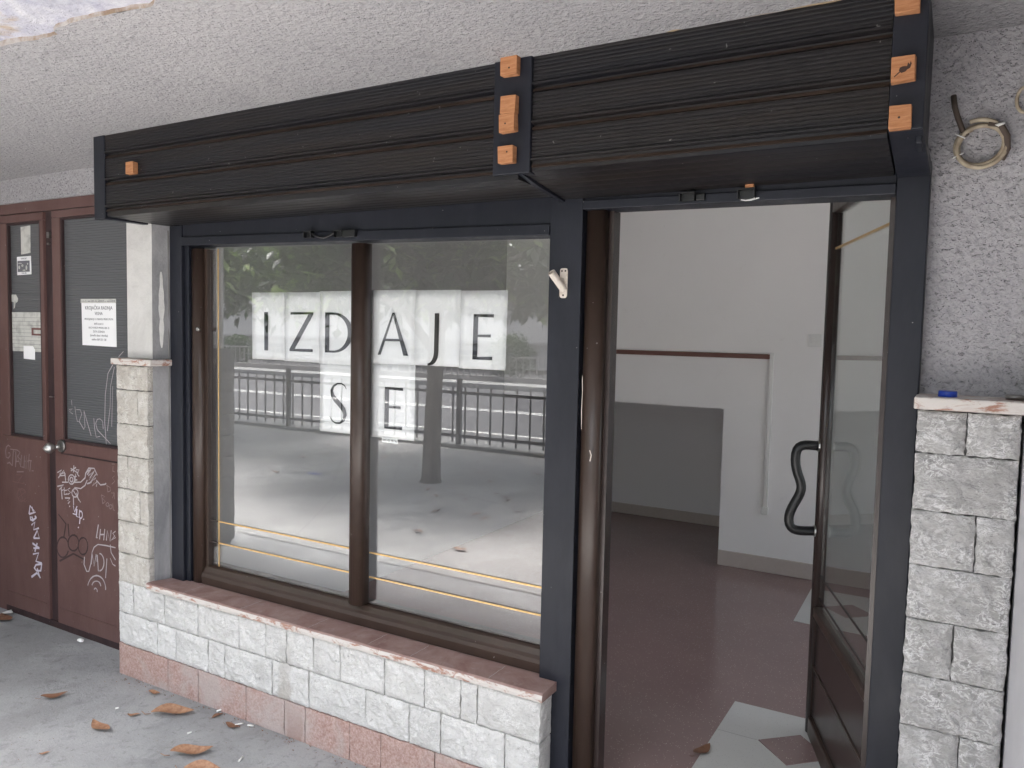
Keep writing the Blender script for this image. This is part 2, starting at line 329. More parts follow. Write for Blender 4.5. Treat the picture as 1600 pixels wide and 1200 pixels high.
# ------------------------------------------------------------------ ground, road
def grid(x0, x1, y0, y1, z, nx, ny, amp=0.0, name="ground", mt="pavement"):
    b = MB(); vs = []
    for j in range(ny+1):
        for i in range(nx+1):
            x = x0+(x1-x0)*i/nx; y = y0+(y1-y0)*j/ny
            vs.append((x, y, z+amp*mnoise.noise((x*.9, y*.9, 3.1))))
    b.add(vs, [(j*(nx+1)+i, j*(nx+1)+i+1, (j+1)*(nx+1)+i+1, (j+1)*(nx+1)+i) for j in range(ny) for i in range(nx)], True)
    return structure(b.build(name, mt))
grid(-300, 300, -300, 300, -.13, 2, 2, 0, "ground", "asphalt")
grid(-40, 30, -6.42, .6, 0, 120, 20, .004, "pavement", "pavement")
grid(-40, 30, -6.42, -1.78, .005, 120, 20, .004, "plaza", "plaza_concrete")
grid(-40, 30, -17.2, -6.95, -.085, 2, 2, 0, "road", "asphalt")
for nm, y0, y1, x0, x1 in (("lane_line", -8.66, -8.56, -40, -2.6), ("lane_line", -11.78, -11.68, -40, 30), ("lane_line", -12.0, -11.9, -40, 30), ("lane_line", -15.4, -15.28, -40, 30)):
    b = MB(); b.box(x0, x1, y0, y1, -.082, -.080); structure(b.build(nm, "road_paint"))
b = MB(); b.box(-40, 30, -6.95, -6.42, -.12, .055); structure(b.build("kerb", "kerb_stone", bevel=.015))
b = MB(); b.box(-60, 40, -20.5, -17.2, -.12, .06); structure(b.build("far_pavement", "kerb_stone", bevel=.015))

# ------------------------------------------------------------------ canopy ceiling with broken plaster
CZ = 2.3746
root = thing("canopy_ceiling", "rough grey plaster ceiling with peeled concrete patch above the shutter box", "ceiling", (0, -1.8, CZ))
edge = [(-3.0, -1.06), (-.2, -1.02), (.45, -1.005), (.70, -.99), (.79, -.975), (.86, -.972), (.875, -.992), (.90, -1.0), (.95, -1.003), (1.06, -1.0), (1.17, -.985), (1.245, -.972), (1.30, -.992), (1.37, -.975), (1.48, -.93), (1.53, -.98), (1.58, -1.2), (1.66, -1.45), (1.70, -1.72)]
pe = []
for i in range(len(edge)-1):
    for k in range(6):
        t = k/6; x = edge[i][0]*(1-t)+edge[i+1][0]*t; y = edge[i][1]*(1-t)+edge[i+1][1]*t
        pe.append((x, y+.006*mnoise.noise((x*25, y*25, 1))))
pe.append(edge[-1])
# plaster sheet: polygon around the hole, one face each side of the break
poly = [(-3.0, .3)]+[pe[0]]+pe[1:]+[(6, -1.72), (6, .3)]
bm = bmesh.new(); vs = [bm.verts.new((x, y, CZ+(.018*(x+.65)*(1 if x < -.65 else 0)))) for x, y in poly]
f = bm.faces.new(vs); bmesh.ops.triangulate(bm, faces=[f])
ed = bmesh.ops.extrude_face_region(bm, geom=list(bm.faces)); bmesh.ops.translate(bm, vec=(0, 0, .022), verts=[v for v in ed['geom'] if isinstance(v, bmesh.types.BMVert)])
bmesh.ops.recalc_face_normals(bm, faces=bm.faces)
me = bpy.data.meshes.new("plaster_soffit"); bm.to_mesh(me); bm.free(); me.materials.append(MATS["ceiling_plaster"]); me.materials.append(MATS["plaster_edge"])
for p in me.polygons:
    if abs(p.normal.z) < .5: p.material_index = 1
o = bpy.data.objects.new("plaster_soffit", me); COL.objects.link(o); o.parent = root; o.location = -root.location
b = MB(); vs = []
nx, ny = 110, 24
for j in range(ny+1):
    for i in range(nx+1):
        x = -3.0+6.0*i/nx; y = -1.74+.95*j/ny
        vs.append((x, y, CZ+.012+.007*mnoise.fractal((x*4, y*4, 0), 1, 2, 5)))
b.add(vs, [(j*(nx+1)+i, j*(nx+1)+i+1, (j+1)*(nx+1)+i+1, (j+1)*(nx+1)+i) for j in range(ny) for i in range(nx)], True)
o = b.build("bare_concrete", "bare_concrete", root); o["label"] = "bluish bare concrete where the plaster has broken away"
b = MB(); b.box(-6, 6.4, -1.75, .26, CZ+.06, CZ+.32); b.build("slab", "house_lower", root); MB().box(-6, 6.4, -.6, 7, CZ+.325, 11).build("unseen_upper_mass", "house_wall", root)  # unseen mass over the canopy, added to block sky from behind

# ------------------------------------------------------------------ walls of the shop front
o = MB().box(2.925, 5.6, .05, .25, 0, CZ+.02).build("plaster_wall", "wall_plaster"); tag(o, "rough grey pitted plaster wall where the coiled cable hangs", "wall")
b = MB(); b.box(-1.6, -.12, .05, .25, 2.222, CZ+.02); b.box(-.12, .0, .05, .25, 2.0, CZ+.02); b.box(0.0, 1.95, .06, .25, 2.05, CZ+.02); b.box(1.95, 2.925, .048, .0965, 2.05, CZ+.02); b.box(1.95, 2.925, .0965, .25, 2.18, CZ+.02)
o = b.build("plaster_wall", "wall_plaster"); tag(o, "grey plaster strip above the maroon double door", "wall")
root = thing("plaster_pier", "white painted pier above the left stone pillar beside the maroon door", "pier", (-.1, 0, 0))
MB().box(-.205, -.03, -.066, .12, 1.45, 2.36).build("painted_face", "white_plaster", root, bevel=.004)
b = MB(); b.add([(-.03, -.0655, .40), (.0, .002, .40), (.0, .05, .40), (-.03, .05, .40), (-.028, -.0655, 2.06), (.0, .002, 2.06), (.0, .05, 2.06), (-.03, .05, 2.06)], [(0,3,2,1),(4,5,6,7),(0,1,5,4),(1,2,6,5),(2,3,7,6),(3,0,4,7)])
b.build("cement_reveal", "cement_render", root)
b = MB(); pts = [(-.004+.004*mnoise.noise((0, 0, z*9)), -.004, z) for z in [.47+.02*i for i in range(78)]]
b.tube(pts, [.0035+.0022*mnoise.noise((3, 1, p[2]*14)) for p in pts], 6); b.build("joint_gap", "mortar", root)
# pale mortar smear on the reveal
b = MB(); rows = 24
vs = []
for i in range(rows+1):
    z = 1.50+.33*i/rows; w = .011*math.sin(math.pi*(i+.4)/(rows+.8))**.5*(1+.5*mnoise.noise((z*20, 2, 0)))
    for sgn in (-1, 1):
        q = .52+sgn*w/.075+.06*mnoise.noise((z*14, 5, 0)); x = -.029+.029*q; y = -.0655+.0675*q
        vs.append((x+.0025, y-.0025, z))
b.add(vs, [(2*i, 2*i+1, 2*i+3, 2*i+2) for i in range(rows)]); b.build("mortar_smear", "white_plaster", root)

# neighbouring projecting pier on the far left (its edge closes the maroon door's recess)
root = thing("side_pier", "stone faced side pier at the far left of the maroon door", "pier", (-1.75, -.7, 0))
MB().box(-1.93, -1.60, -1.50, .3, 1.44, 2.374).build("plaster_top", "white_plaster", root)

def rock(b, x0, x1, z0, z1, yf, yb, seed, res=.008, amp=.010, axis='y', gap=.0022):
    """one rock-faced stone in the xz plane, face towards -y (axis y) or in the yz plane towards +x (axis x)"""
    x0 += gap; x1 -= gap; z0 += gap; z1 -= gap
    nx = max(4, int((x1-x0)/res)); nz = max(4, int((z1-z0)/res)); vs = []
    for j in range(nz+1):
        for i in range(nx+1):
            u, v = i/nx, j/nz
            jx = .0045*mnoise.noise((seed*3.1+i, v*7, 1)) if i in (0, nx) else 0
            jz = .0045*mnoise.noise((u*7*(x1-x0)/.15, seed*2.3+j, 4)) if j in (0, nz) else 0
            x = x0+(x1-x0)*u+jx; z = z0+(z1-z0)*v+jz
            e = min((x-x0), (x1-x), (z-z0), (z1-z)); e = max(0, min(1, e/.018))
            h = mnoise.fractal((x*16+seed*7, z*16, seed), .9, 2.1, 5)*.55+.45-abs(mnoise.noise((x*22+seed*5, z*26+x*9, seed)))*.9
            d = amp*(h*(.35+.65*e)+.55*(e**.5)-.2)
            vs.append((x, yf-d, z) if axis == 'y' else (yf+d, x, z))
    fr = lambda i, j: j*(nx+1)+i
    fs = [(fr(i, j), fr(i+1, j), fr(i+1, j+1), fr(i, j+1)) for j in range(nz) for i in range(nx)]
    o = len(vs)
    rim = [fr(i, 0) for i in range(nx)]+[fr(nx, j) for j in range(nz)]+[fr(i, nz) for i in range(nx, 0, -1)]+[fr(0, j) for j in range(nz, 0, -1)]
    for k in rim:
        p = vs[k]; vs.append((p[0], yb, p[2]) if axis == 'y' else (yb, p[1], p[2]))
    L = len(rim); fs += [(rim[k], o+k, o+(k+1) % L, rim[(k+1) % L]) for k in range(L)]
    b.add(vs, fs, False)
YS = -.0912
# left stone pillar
root = thing("stone_pillar", "tall cream stone pillar with marble cap beside the maroon door", "pillar", (-.147, -.04, 0))
b = MB(); zs = [.432, .567, .715, .862, 1.011, 1.156, 1.309, 1.418]
split = {2: -.10, 3: -.185, 5: -.11, 4: None}
for k in range(7):
    xs = [-.259, -.036]
    if split.get(k): xs = [-.259, split[k], -.036]
    for i in range(len(xs)-1): rock(b, xs[i], xs[i+1], zs[k], zs[k+1], YS+.006, -.03, 11+k*3+i)
    rock(b, YS+.002, .02, zs[k], zs[k+1], -.040, -.06, 51+k, axis='x', amp=.006, res=.012)
b.build("stone_facing", "cream_stone", root)
b = MB().box(-.253, -.046, YS+.018, .0, .43, 1.42); b.box(-.253, -.06, 0, .08, .0, 1.42); b.build("mortar_core", "mortar", root)
MB().box(-.266, .012, -.108, .04, 1.421, 1.449).build("marble_cap", "worn_marble_edge", root, bevel=.004)
# right stone pillar
root = thing("stone_pillar", "grey rock-faced stone pillar with white veins right of the open doorway", "pillar", (3.04, -.02, 0))
b = MB(); zr = [1.433, 1.328, 1.186, 1.049, .914, .774, .640, .50, .36, .22, .08, 0]
sp = [3.036, None, 3.068, None, 3.034, None, 3.059, None, 3.03, None, None]
for k in range(11):
    xs = [2.929, sp[k], 3.146] if sp[k] else [2.929, 3.146]
    for i in range(len(xs)-1): rock(b, xs[i], xs[i+1], zr[k+1], zr[k], YS+.010, -.02, 101+k*3+i, res=.0036, amp=.013, gap=.0014)
b.build("stone_facing", "grey_stone", root)
MB().box(2.932, 3.142, YS+.028, .05, 0, 1.433).build("mortar_core", "mortar", root)
MB().box(2.922, 3.150, -.106, .049, 1.436, 1.466).build("marble_cap", "worn_marble_edge", root, bevel=.004)
root = thing("side_pier", "smooth pale lavender side pier right of the grey stone pillar", "pier", (3.4, -.8, 0))
MB().box(3.153, 3.62, -1.57, .049, 0, CZ-.001).build("painted_face", "pale_paint", root, bevel=.006)

# plinth under the window
root = thing("stone_plinth", "low white stone plinth with pink base tiles under the shop window", "plinth", (.85, -.03, 0))
b = MB()
def course(xs, z0, z1, sd, mb=None, **kw):
    for i in range(len(xs)-1): rock(mb or b, xs[i], xs[i+1], z0, z1, YS+.006, -.04, sd+i, **kw)
course([-.259, .013, .139, .346, .446, .723, .919, 1.198, 1.398, 1.533, 1.788, 1.918], .145, .290, 201, res=.0065)
course([-.259, -.153, .064, .283, .532, .683, .800, .940, 1.075, 1.285, 1.462, 1.612, 1.679, 1.918], .290, .434, 231, res=.0065)
for z0, z1, s_ in ((.145, .29, 261), (.29, .434, 263)): rock(b, YS+.002, .0, z0, z1, 1.914, 1.90, s_, axis='x', amp=.006)
b.build("stone_facing", "pale_stone", root)
b = MB(); course([-.262, .084, .281, .573, .789, .90, 1.124, 1.272, 1.51, 1.696, 1.90, 1.921], -.01, .145, 301, res=.02, amp=.003); b.build("base_tiles", "pink_tile", root)
MB().box(-.25, 1.908, YS+.02, .06, -.01, .434).build("mortar_core", "mortar", root)
b = MB(); vs = []
sx = [-.036+1.966*i/70 for i in range(71)]
prof = [(-.1032, .437), (-.1055, .449), (-.1032, .460), (-.098, .4655), (.0, .467), (.022, .467), (.022, .437)]
vs = [(x, p[0]+(.0022*mnoise.noise((x*11, p[1]*40, 2)) if p[0] < -.05 else 0), p[1]) for x in sx for p in prof]
k = len(prof); b.use("red_marble")
for i in range(70):
    for j in range(k):
        b.use("worn_marble_edge" if j in (0, 1) else "red_marble")
        b.f.append((i*k+j, i*k+(j+1) % k, (i+1)*k+(j+1) % k, (i+1)*k+j)); b.mi.append(b.cur); b.sm.append(False)
b.v = vs; b.f += [tuple(range(k)), tuple(range(70*k, 71*k))]; b.mi += [b.cur]*2; b.sm += [False]*2
b.use("sill_joint")
for x in (.208, .56, .927, 1.218, 1.41, 1.729):
    pts = [(x+.004*mnoise.noise((x*9, y*60, 3)), y) for y in [-.10+.01*i for i in range(12)]]
    b.add([q for (px, py) in pts for q in ((px-.0011, py, .4680), (px+.0011, py, .4680))], [(2*i, 2*i+1, 2*i+3, 2*i+2) for i in range(11)])
b.build("marble_sill", None, root)
# dark water stain down the plinth
# ------------------------------------------------------------------ navy steel frame
root = thing("shop_frame", "navy painted steel frame of posts and headers around window and doorway", "door frame", (1.46, .03, 0))
zh = lambda x: 1.9449-.0181*x
zd = lambda x: 2.013-.0143*x
b = MB().box(0, .0796, 0, .10, .462, 2.03); b.box(.0796, .105, .016, .10, .462, 2.0); b.build("post", "navy_paint", root, bevel=.003)
MB().box(1.8645, 1.9775, -.001, .10, 0, 2.03).build("post", "navy_paint", root, bevel=.003)
MB().box(2.8515, 2.9275, -.001, .10, 0, 2.05).build("post", "navy_paint", root, bevel=.003)
def header(x0, x1, fz, step):
    b = MB(); b.hexa([(x0,.006,fz(x0)+step),(x1,.006,fz(x1)+step),(x1,.09,fz(x1)+step),(x0,.09,fz(x0)+step)], [(x0,.006,2.04),(x1,.006,2.04),(x1,.09,2.04),(x0,.09,2.04)])
    b.hexa([(x0,-.004,fz(x0)),(x1,-.004,fz(x1)),(x1,.088,fz(x1)),(x0,.088,fz(x0))], [(x0,-.004,fz(x0)+step),(x1,-.004,fz(x1)+step),(x1,.088,fz(x1)+step),(x0,.088,fz(x0)+step)])
    return b.build("header", "navy_paint", root, bevel=.0025)
header(.0805, 1.8640, zh, .036); header(1.978, 2.851, zd, .028)

# ------------------------------------------------------------------ shutter box
root = thing("shutter_box", "dark ribbed timber shutter box above the shop window and door", "shutter box", (1.41, -.14, 2.2))
YB = -.2786
def boards(x0, x1, zt, zb, n, mt="shutter_paint"):
    prof = []; hb = (zt-zb)/n
    for k in range(n):
        top = zt-k*hb
        seq = [(.000, 0), (.002, 0)]
        m_ = 7; rh = hb*.68/m_
        for q in range(m_):
            z = q*rh+.004; seq += [(z, -.001), (z+rh*.25, -.0016), (z+rh*.60, -.0016), (z+rh*.80, .0008), (z+rh*.92, .0008)]
        seq += [(hb*.72, -.002), (hb*.745, -.007), (hb*.79, -.007), (hb*.81, .000), (hb*.825, .011), (hb*.865, .012), (hb*.89, .003), (hb*.97, -.002), (hb*.98, .010)]
        prof += [(YB+d, top-z) for z, d in seq]
    prof += [(YB+.03, zb), (YB+.03, zt)]
    b = MB().use("shutter_paint").extrude(prof, 'x', x0, x1); b.use("worn_brown"); L = len(prof)
    for i in range(L-3):
        zf = ((zt-(prof[i][1]+prof[i+1][1])/2) % hb)/hb
        if .865 < zf < .975: b.mi[i] = b.cur
    return b
boards(-.015, 1.821, 2.371, 2.050, 3).build("slat_panel", None, root)
boards(1.944, 2.846, 2.371, 2.060, 3).build("slat_panel", None, root)
def under(x0, x1, z0, z1):
    prof = []; nb = 7
    for i in range(nb):
        for t, d in ((0, .0012), (.1, 0), (.9, 0), (.97, .0012)):
            u = (i+t)/nb; prof.append((YB+.004+u*(-.001-(YB+.004)), z0+(z1-z0)*u+d))
    prof += [(-.001, z1+.03), (YB+.004, z0+.03)]
    return MB().extrude(prof, 'x', x0, x1)
under(-.015, 1.90, 2.034, 2.030).build("underside", "shutter_paint", root)
under(1.915, 2.846, 2.052, 2.018).build("underside", "shutter_paint", root)
b = MB().box(-.088, -.015, YB-.006, YB+.03, 2.024, 2.373); b.box(-.088, -.050, YB+.03, .049, 2.03, 2.373)
b.build("end_plate", "navy_paint", root, bevel=.003)
MB().box(1.822, 1.9435, YB-.010, YB+.03, 2.048, 2.373).build("divider", "navy_paint", root, bevel=.003)
b = MB(); b.add([(1.900, YB, 2.048), (1.915, YB, 2.048), (1.915, YB+.1, 2.03), (1.915, -.002, 2.012), (1.900, -.002, 2.012), (1.900, YB+.1, 2.03), (1.900, YB, 2.09), (1.915, YB, 2.09), (1.915, -.002, 2.09), (1.900, -.002, 2.09)],
      [(0, 1, 2, 5), (5, 2, 3, 4), (1, 7, 8, 3, 2), (0, 5, 4, 9, 6), (6, 9, 8, 7), (0, 6, 7, 1), (4, 3, 8, 9)]); b.build("divider_plate", "navy_paint", root)
b = MB().box(2.8475, 2.917, YB-.010, YB+.03, 2.062, 2.373); b.box(2.902, 2.915, YB+.03, .049, 2.04, 2.373)
b.hexa([(2.8475, YB+.001, 2.062), (2.917, YB+.001, 2.062), (2.9285, -.002, 2.012), (2.8515, -.002, 2.012)], [(2.8475, YB+.001, 2.085), (2.917, YB+.001, 2.085), (2.9285, -.002, 2.04), (2.8515, -.002, 2.04)])
b.build("end_plate", "navy_paint", root, bevel=.003)
MB().box(-.05, 2.9, YB+.032, .045, 2.09, 2.36).build("casing", "mortar", root)
b = MB(); pts = [(-.06+2.96*i/80, YB-.004+.003*mnoise.noise((i*.7, 0, 0)), 2.3735) for i in range(81)]
b.tube(pts, [.0055+.004*mnoise.noise((i*.9, 5, 0)) for i in range(81)], 6); b.build("filler_bead", "filler", root)

# ------------------------------------------------------------------ orange wood blocks nailed to the box
blk = {}
def block(x, z, w, h, label, hole=None, stain=None, crack=None, y=YB-.010, d=.024, rot=0):
    r = thing("wood_block", label, "wood block", (x, y, z), "orange wood blocks on the shutter box")
    r.rotation_euler = (0, R(rot), 0)
    j = lambda: rnd.uniform(-.0015, .0015)
    vs = [(sx*w/2+j(), yy, sz*h/2+j()) for yy in (-d, 0) for sx, sz in ((-1, -1), (1, -1), (1, 1), (-1, 1))]
    bb = MB(); bb.add(vs, [(0, 1, 2, 3), (4, 7, 6, 5), (0, 4, 5, 1), (1, 5, 6, 2), (2, 6, 7, 3), (3, 7, 4, 0)])
    bb.build("block", "orange_wood", r, (0, 0, 0), bevel=.0015)
    if hole:
        hb = MB(); hb.tube([(hole[0], -d-.0006, hole[1]), (hole[0], -d+.004, hole[1])], .0026, 10); hb.build("nail_hole", "wood_hole", r, (0, 0, 0))
    if stain:
        sb = MB(); sb.ribbon([(-.018, -.016), (-.006, -.006), (.0, -.001)], -d-.0005, .003)
        sb.add([(px, -d-.0006, pz) for px, pz in ((-.009, -.004), (-.004, -.010), (.004, -.008), (.008, -.004), (.013, -.002), (.016, .007), (.014, .013), (.012, .006), (.009, .011), (.007, .003), (-.001, .004), (-.007, .002))], [tuple(range(12))])
        sb.build("knot", "wood_stain", r, (0, 0, 0))
    return r
block(1.8825, 2.345, .052, .055, "top orange wood block on the middle strip of the shutter box", (.002, -.010))
block(1.8815, 2.236, .049, .050, "upper of the two touching orange blocks on the middle strip", rot=1)
block(1.8795, 2.186, .050, .049, "lower of the two touching orange blocks, with a nail head", (-.004, -.002), rot=-1)
block(1.877, 2.099, .048, .047, "lowest orange wood block on the middle strip of the shutter box", (.006, .006))
block(2.8745, 2.332, .048, .048, "orange wood block highest on the right end strip, cut by the photo's top", (0, .004))
block(2.874, 2.189, .047, .053, "orange wood block with a dark knot on the right end strip", None, True, rot=-2)
block(2.8725, 2.087, .044, .050, "lowest orange wood block on the right end strip of the shutter box", (-.002, -.002))
block(.172, 2.208, .046, .046, "small lone orange wood block at the left of the ribbed boards", None, y=YB-.001)

# ------------------------------------------------------------------ shutter pulls on the headers
def clip(b, x, z, w, h, y0=-.004):
    t = .0035
    b.box(x, x+w, y0-.020, y0, z+h-t, z+h); b.box(x, x+t, y0-.020, y0, z, z+h-t); b.box(x+w-t, x+w, y0-.020, y0, z, z+h-t); b.box(x+t, x+w-t, y0-.006, y0, z, z+h-t)
root = thing("shutter_pull", "black shutter pull with curved bar on the window header", "handle", (.92, -.01, 1.955))
b = MB(); clip(b, .818, 1.944, .040, .024); b.build("bracket", "black_metal", root)
b = MB(); clip(b, .970, 1.941, .042, .024); b.build("bracket", "black_metal", root)
b = MB(); b.tube([(.858+.112*i/12, -.016, 1.958-.017*math.sin(math.pi*i/12)) for i in range(13)], .0045, 8); b.build("bar", "black_metal", root)
MB().box(1.013, 1.072, -.022, -.004, 1.938, 1.964).build("stop", "black_metal", root, bevel=.002)
root = thing("shutter_clip", "empty black metal clip on the door header", "clip", (2.3, -.01, 2.0)); b = MB(); clip(b, 2.290, 1.988, .045, .024); b.build("bracket", "black_metal", root); MB().box(2.336, 2.362, -.014, -.004, 1.988, 2.006).build("tab", "black_metal", root, bevel=.002)
root = thing("shutter_clip", "black metal clip holding a small wood peg on the door header", "clip", (2.48, -.01, 2.0)); b = MB(); clip(b, 2.455, 1.984, .048, .027); b.build("bracket", "black_metal", root); MB().box(2.476, 2.499, -.022, -.008, 2.012, 2.028).build("peg", "orange_wood", root, bevel=.001); b = MB(); b.ribbon([(2.462, 1.983), (2.475, 1.980), (2.49, 1.981), (2.512, 1.985)], -.0055, .004); b.build("chipped_edge", "white_plastic", root)

# ------------------------------------------------------------------ shop window
root = thing("shop_window", "large brown framed shop window with gold strips reflecting the street", "window", (1.0, .06, .47))
YG = .06
def halfround(x0, x1, yf, yb, n=8):
    w = (x1-x0); cx = (x0+x1)/2
    return [(x0, yb)]+[(cx-w/2*math.cos(math.pi*i/n), yf+.018-.018*math.sin(math.pi*i/n)) for i in range(n+1)]+[(x1, yb)]
b = MB().extrude(halfround(.106, .172, .018, .10), 'z', .467, 1.93, True); b.box(.172, .189, .045, .09, .48, 1.93); b.build("jamb", "brown_paint", root)
b = MB().extrude(halfround(1.024, 1.090, .004, .057), 'z', .548, 1.918, True); b.build("mullion", "brown_paint", root)
MB().extrude([(.024, .467), (.020, .500), (.024, .513), (.033, .522), (.043, .540), (.0545, .545), (.0545, .467)], 'x', .1725, 1.8635, False).build("bottom_rail", "brown_paint", root)
MB().box(1.85, 1.8635, .03, .09, .55, 1.90).build("jamb", "dark_brown_paint", root)
MB().box(.1725, 1.8635, .0665, .10, .467, .55).build("inner_rail", "brown_paint", root, bevel=.003)
for x0, x1 in ((.190, 1.0555), (1.0565, 1.849)):
    MB().box(x0, x1, YG, YG+.004, .5475, 1.935).build("pane", "window_glass", root)
b = MB().box(.240, .2445, YG-.0035, YG-.0005, .546, 1.93); b.build("gold_strip", "gold_strip", root)
for z in (.7465, .651):
    for x0, x1 in ((.19, .24), (.2445, 1.023), (1.091, 1.849)):
        if x0 == .19: continue
        MB().box(x0, x1, YG-.0035, YG-.0005, z-.0028, z+.0028).build("gold_strip", "gold_strip", root)
    MB().box(.189, .2395, YG-.0035, YG-.0005, z-.0028, z+.0028).build("gold_strip", "dark_brown_paint", root)

# glass edge highlight screw on the jamb
# ------------------------------------------------------------------ letters on paper sheets behind the glass
YP = .0665
def letter(ch):
    """stroke polygons in a unit box: x 0..1 over the letter's width, z 0..1 over its height"""
    T, t = 1.0, .42
    if ch == 'I': return [[(0, 0), (1, 0), (1, 1), (0, 1)]]
    if ch == 'Z': return [[(.04, 1), (.04, .935), (.72, .945), (1, .945), (1, 1)], [(.80, .95), (1, .95), (.22, .06), (0, .06)], [(0, 0), (.98, 0), (.98, .075), (0, .062)]]
    if ch == 'A': return [[(.47, 1), (.53, 1), (.10, 0), (0, 0)], [(.47, 1), (.55, 1), (1, 0), (.84, 0)], [(.22, .33), (.76, .33), (.73, .385), (.245, .385)]]
    if ch == 'E': return [[(0, 0), (.24, 0), (.24, 1), (0, 1)], [(.24, .94), (1, .93), (1, 1), (.24, 1)], [(.24, .50), (.88, .495), (.88, .56), (.24, .55)], [(.24, 0), (.98, 0), (.98, .075), (.24, .06)]]
    if ch == 'J':
        out = [[(.58, .26), (1, .26), (1, 1), (.58, 1)]]; q = []
        for i in range(9):
            a = i/8; q.append((1-.05*a-.95*a**2.2, .26-.26*math.sin(a*math.pi/2)))
        q2 = []
        for i in range(9):
            a = i/8; q2.append((.58-.0*a-.58*a**1.7, .26-.215*math.sin(a*math.pi/2)))
        for i in range(8): out.append([q[i], q2[i], q2[i+1], q[i+1]])
        return out
    if ch == 'D':
        out = [[(0, 0), (.16, 0), (.16, 1), (0, 1)]]
        for i in range(24):
            def pt(k, ro):
                a = math.pi/2-math.pi*k/24
                if ro: return (.30+.70*math.cos(a) if True else 0, .5+.5*math.sin(a))
                return (.30+.52*math.cos(a), .5+.445*math.sin(a))
            out.append([pt(i, 1), pt(i, 0), pt(i+1, 0), pt(i+1, 1)])
        out += [[(.16, 0), (.30, 0), (.30, .055), (.16, .055)], [(.16, .945), (.30, .945), (.30, 1), (.16, 1)]]
        return out
    if ch == 'S':
        c = [(.93, .86), (.84, .94), (.66, .985), (.45, .975), (.25, .91), (.15, .80), (.20, .68), (.36, .58), (.60, .47), (.80, .36), (.87, .24), (.80, .11), (.60, .03), (.38, .02), (.18, .07), (.05, .17)]
        w = [.03, .05, .06, .07, .10, .15, .19, .22, .23, .22, .19, .14, .08, .06, .05, .03]; out = []; L = []
        for i, p in enumerate(c):
            a = c[max(0, i-1)]; d = c[min(len(c)-1, i+1)]; tx, tz = d[0]-a[0], (d[1]-a[1])*1.75; l = math.hypot(tx, tz)
            L.append(((p[0]-tz/l*w[i]/2, p[1]+tx/l*w[i]/3.5), (p[0]+tz/l*w[i]/2, p[1]-tx/l*w[i]/3.5)))
        for i in range(len(c)-1): out.append([L[i][0], L[i][1], L[i+1][1], L[i+1][0]])
        return out
def sheet(x0, x1, z0, z1, ch, lx0, lx1, lz0, lz1, label, lean=0., dy=0.):
    r = thing("paper_sheet", label, "paper sign", ((x0+x1)/2, YP+dy, (z0+z1)/2), "letter sheets in the shop window")
    b = MB(); nx, nz = 6, 8; vs = []
    for k in range(nz+1):
        for i in range(nx+1):
            u, v = i/nx, k/nz; x = x0+(x1-x0)*u+lean*(v-.5); z = z0+(z1-z0)*v
            vs.append((x, YP+dy+.0012+.0009*mnoise.noise((x*7, z*7, ord(ch))), z))
    b.add(vs, [(k*(nx+1)+i, k*(nx+1)+i+1, (k+1)*(nx+1)+i+1, (k+1)*(nx+1)+i) for k in range(nz) for i in range(nx)], True)
    o = b.build("sheet", "paper", r); sm = o.modifiers.new("thickness", 'SOLIDIFY'); sm.thickness = .0002; sm.offset = 1
    b = MB()
    for pl in letter(ch):
        b.add([(lx0+(lx1-lx0)*p[0]+lean*((lz0+(lz1-lz0)*p[1]-z0)/(z1-z0)-.5), YP+dy-.0008, lz0+(lz1-lz0)*p[1]) for p in pl], [tuple(range(len(pl)))])
    b.build("letter", "printed_black", r); return r
zt, zb = 1.746, 1.474
sheet(.439, .628, 1.467, 1.743, 'I', .5125, .5345, 1.504, 1.662, "white paper sheet with letter I at the left end of the word", -.002)
sheet(.625, .820, 1.464, 1.743, 'Z', .655, .785, 1.505, 1.663, "white paper sheet with letter Z next to the letter I", 0, .002)
sheet(.817, 1.010, 1.461, 1.746, 'D', .849, .992, 1.506, 1.663, "white paper sheet with letter D half behind the window mullion", .002)
sheet(1.078, 1.288, 1.472, 1.748, 'A', 1.113, 1.257, 1.506, 1.664, "white paper sheet with letter A right of the mullion", 0, .002)
sheet(1.285, 1.484, 1.474, 1.746, 'J', 1.347, 1.394, 1.474, 1.663, "white paper sheet with letter J hooking below the line", .003)
sheet(1.481, 1.672, 1.470, 1.743, 'E', 1.538, 1.621, 1.503, 1.661, "white paper sheet with letter E at the right end of the upper word", .004, .002)
sheet(.820, 1.010, 1.193, 1.462, 'S', .869, .965, 1.227, 1.390, "white paper sheet with letter S below the letter D", 0, .003)
sheet(1.078, 1.287, 1.192, 1.473, 'E', 1.148, 1.234, 1.229, 1.386, "white paper sheet with letter E in the lower row, right of the S", .002, .003)
r = thing("paper_strip", "small white paper strip with a phone number under the lower letter E", "paper strip", (1.175, YP, 1.184))
MB().box(1.139, 1.213, YP+.0005, YP+.0009, 1.176, 1.195).build("strip", "paper", r)
text_part("number", "065 42-38-56", .0125, 1.176, YP+.0002, 1.181, "printed_black", r)

# ------------------------------------------------------------------ doorway: brown jamb and open door
root = thing("door_jamb", "rounded brown jamb on the left side of the open doorway", "door jamb", (2.02, .06, 0))
MB().extrude(halfround(1.979, 2.046, .012, .10), 'z', 0, 1.984, True).build("moulding", "brown_paint", root)
MB().box(2.046, 2.062, .05, .10, .10, 1.984).build("stop", "dark_brown_paint", root)
b = MB(); b.ribbon([(1.9885, 1.30), (1.9865, 1.36), (1.988, 1.42), (1.986, 1.47)], .0105, .0022); b.ribbon([(2.02, 1.20), (2.024, 1.22), (2.018, 1.235)], .0113, .004); b.build("chipped_paint", "cream_metal", root)
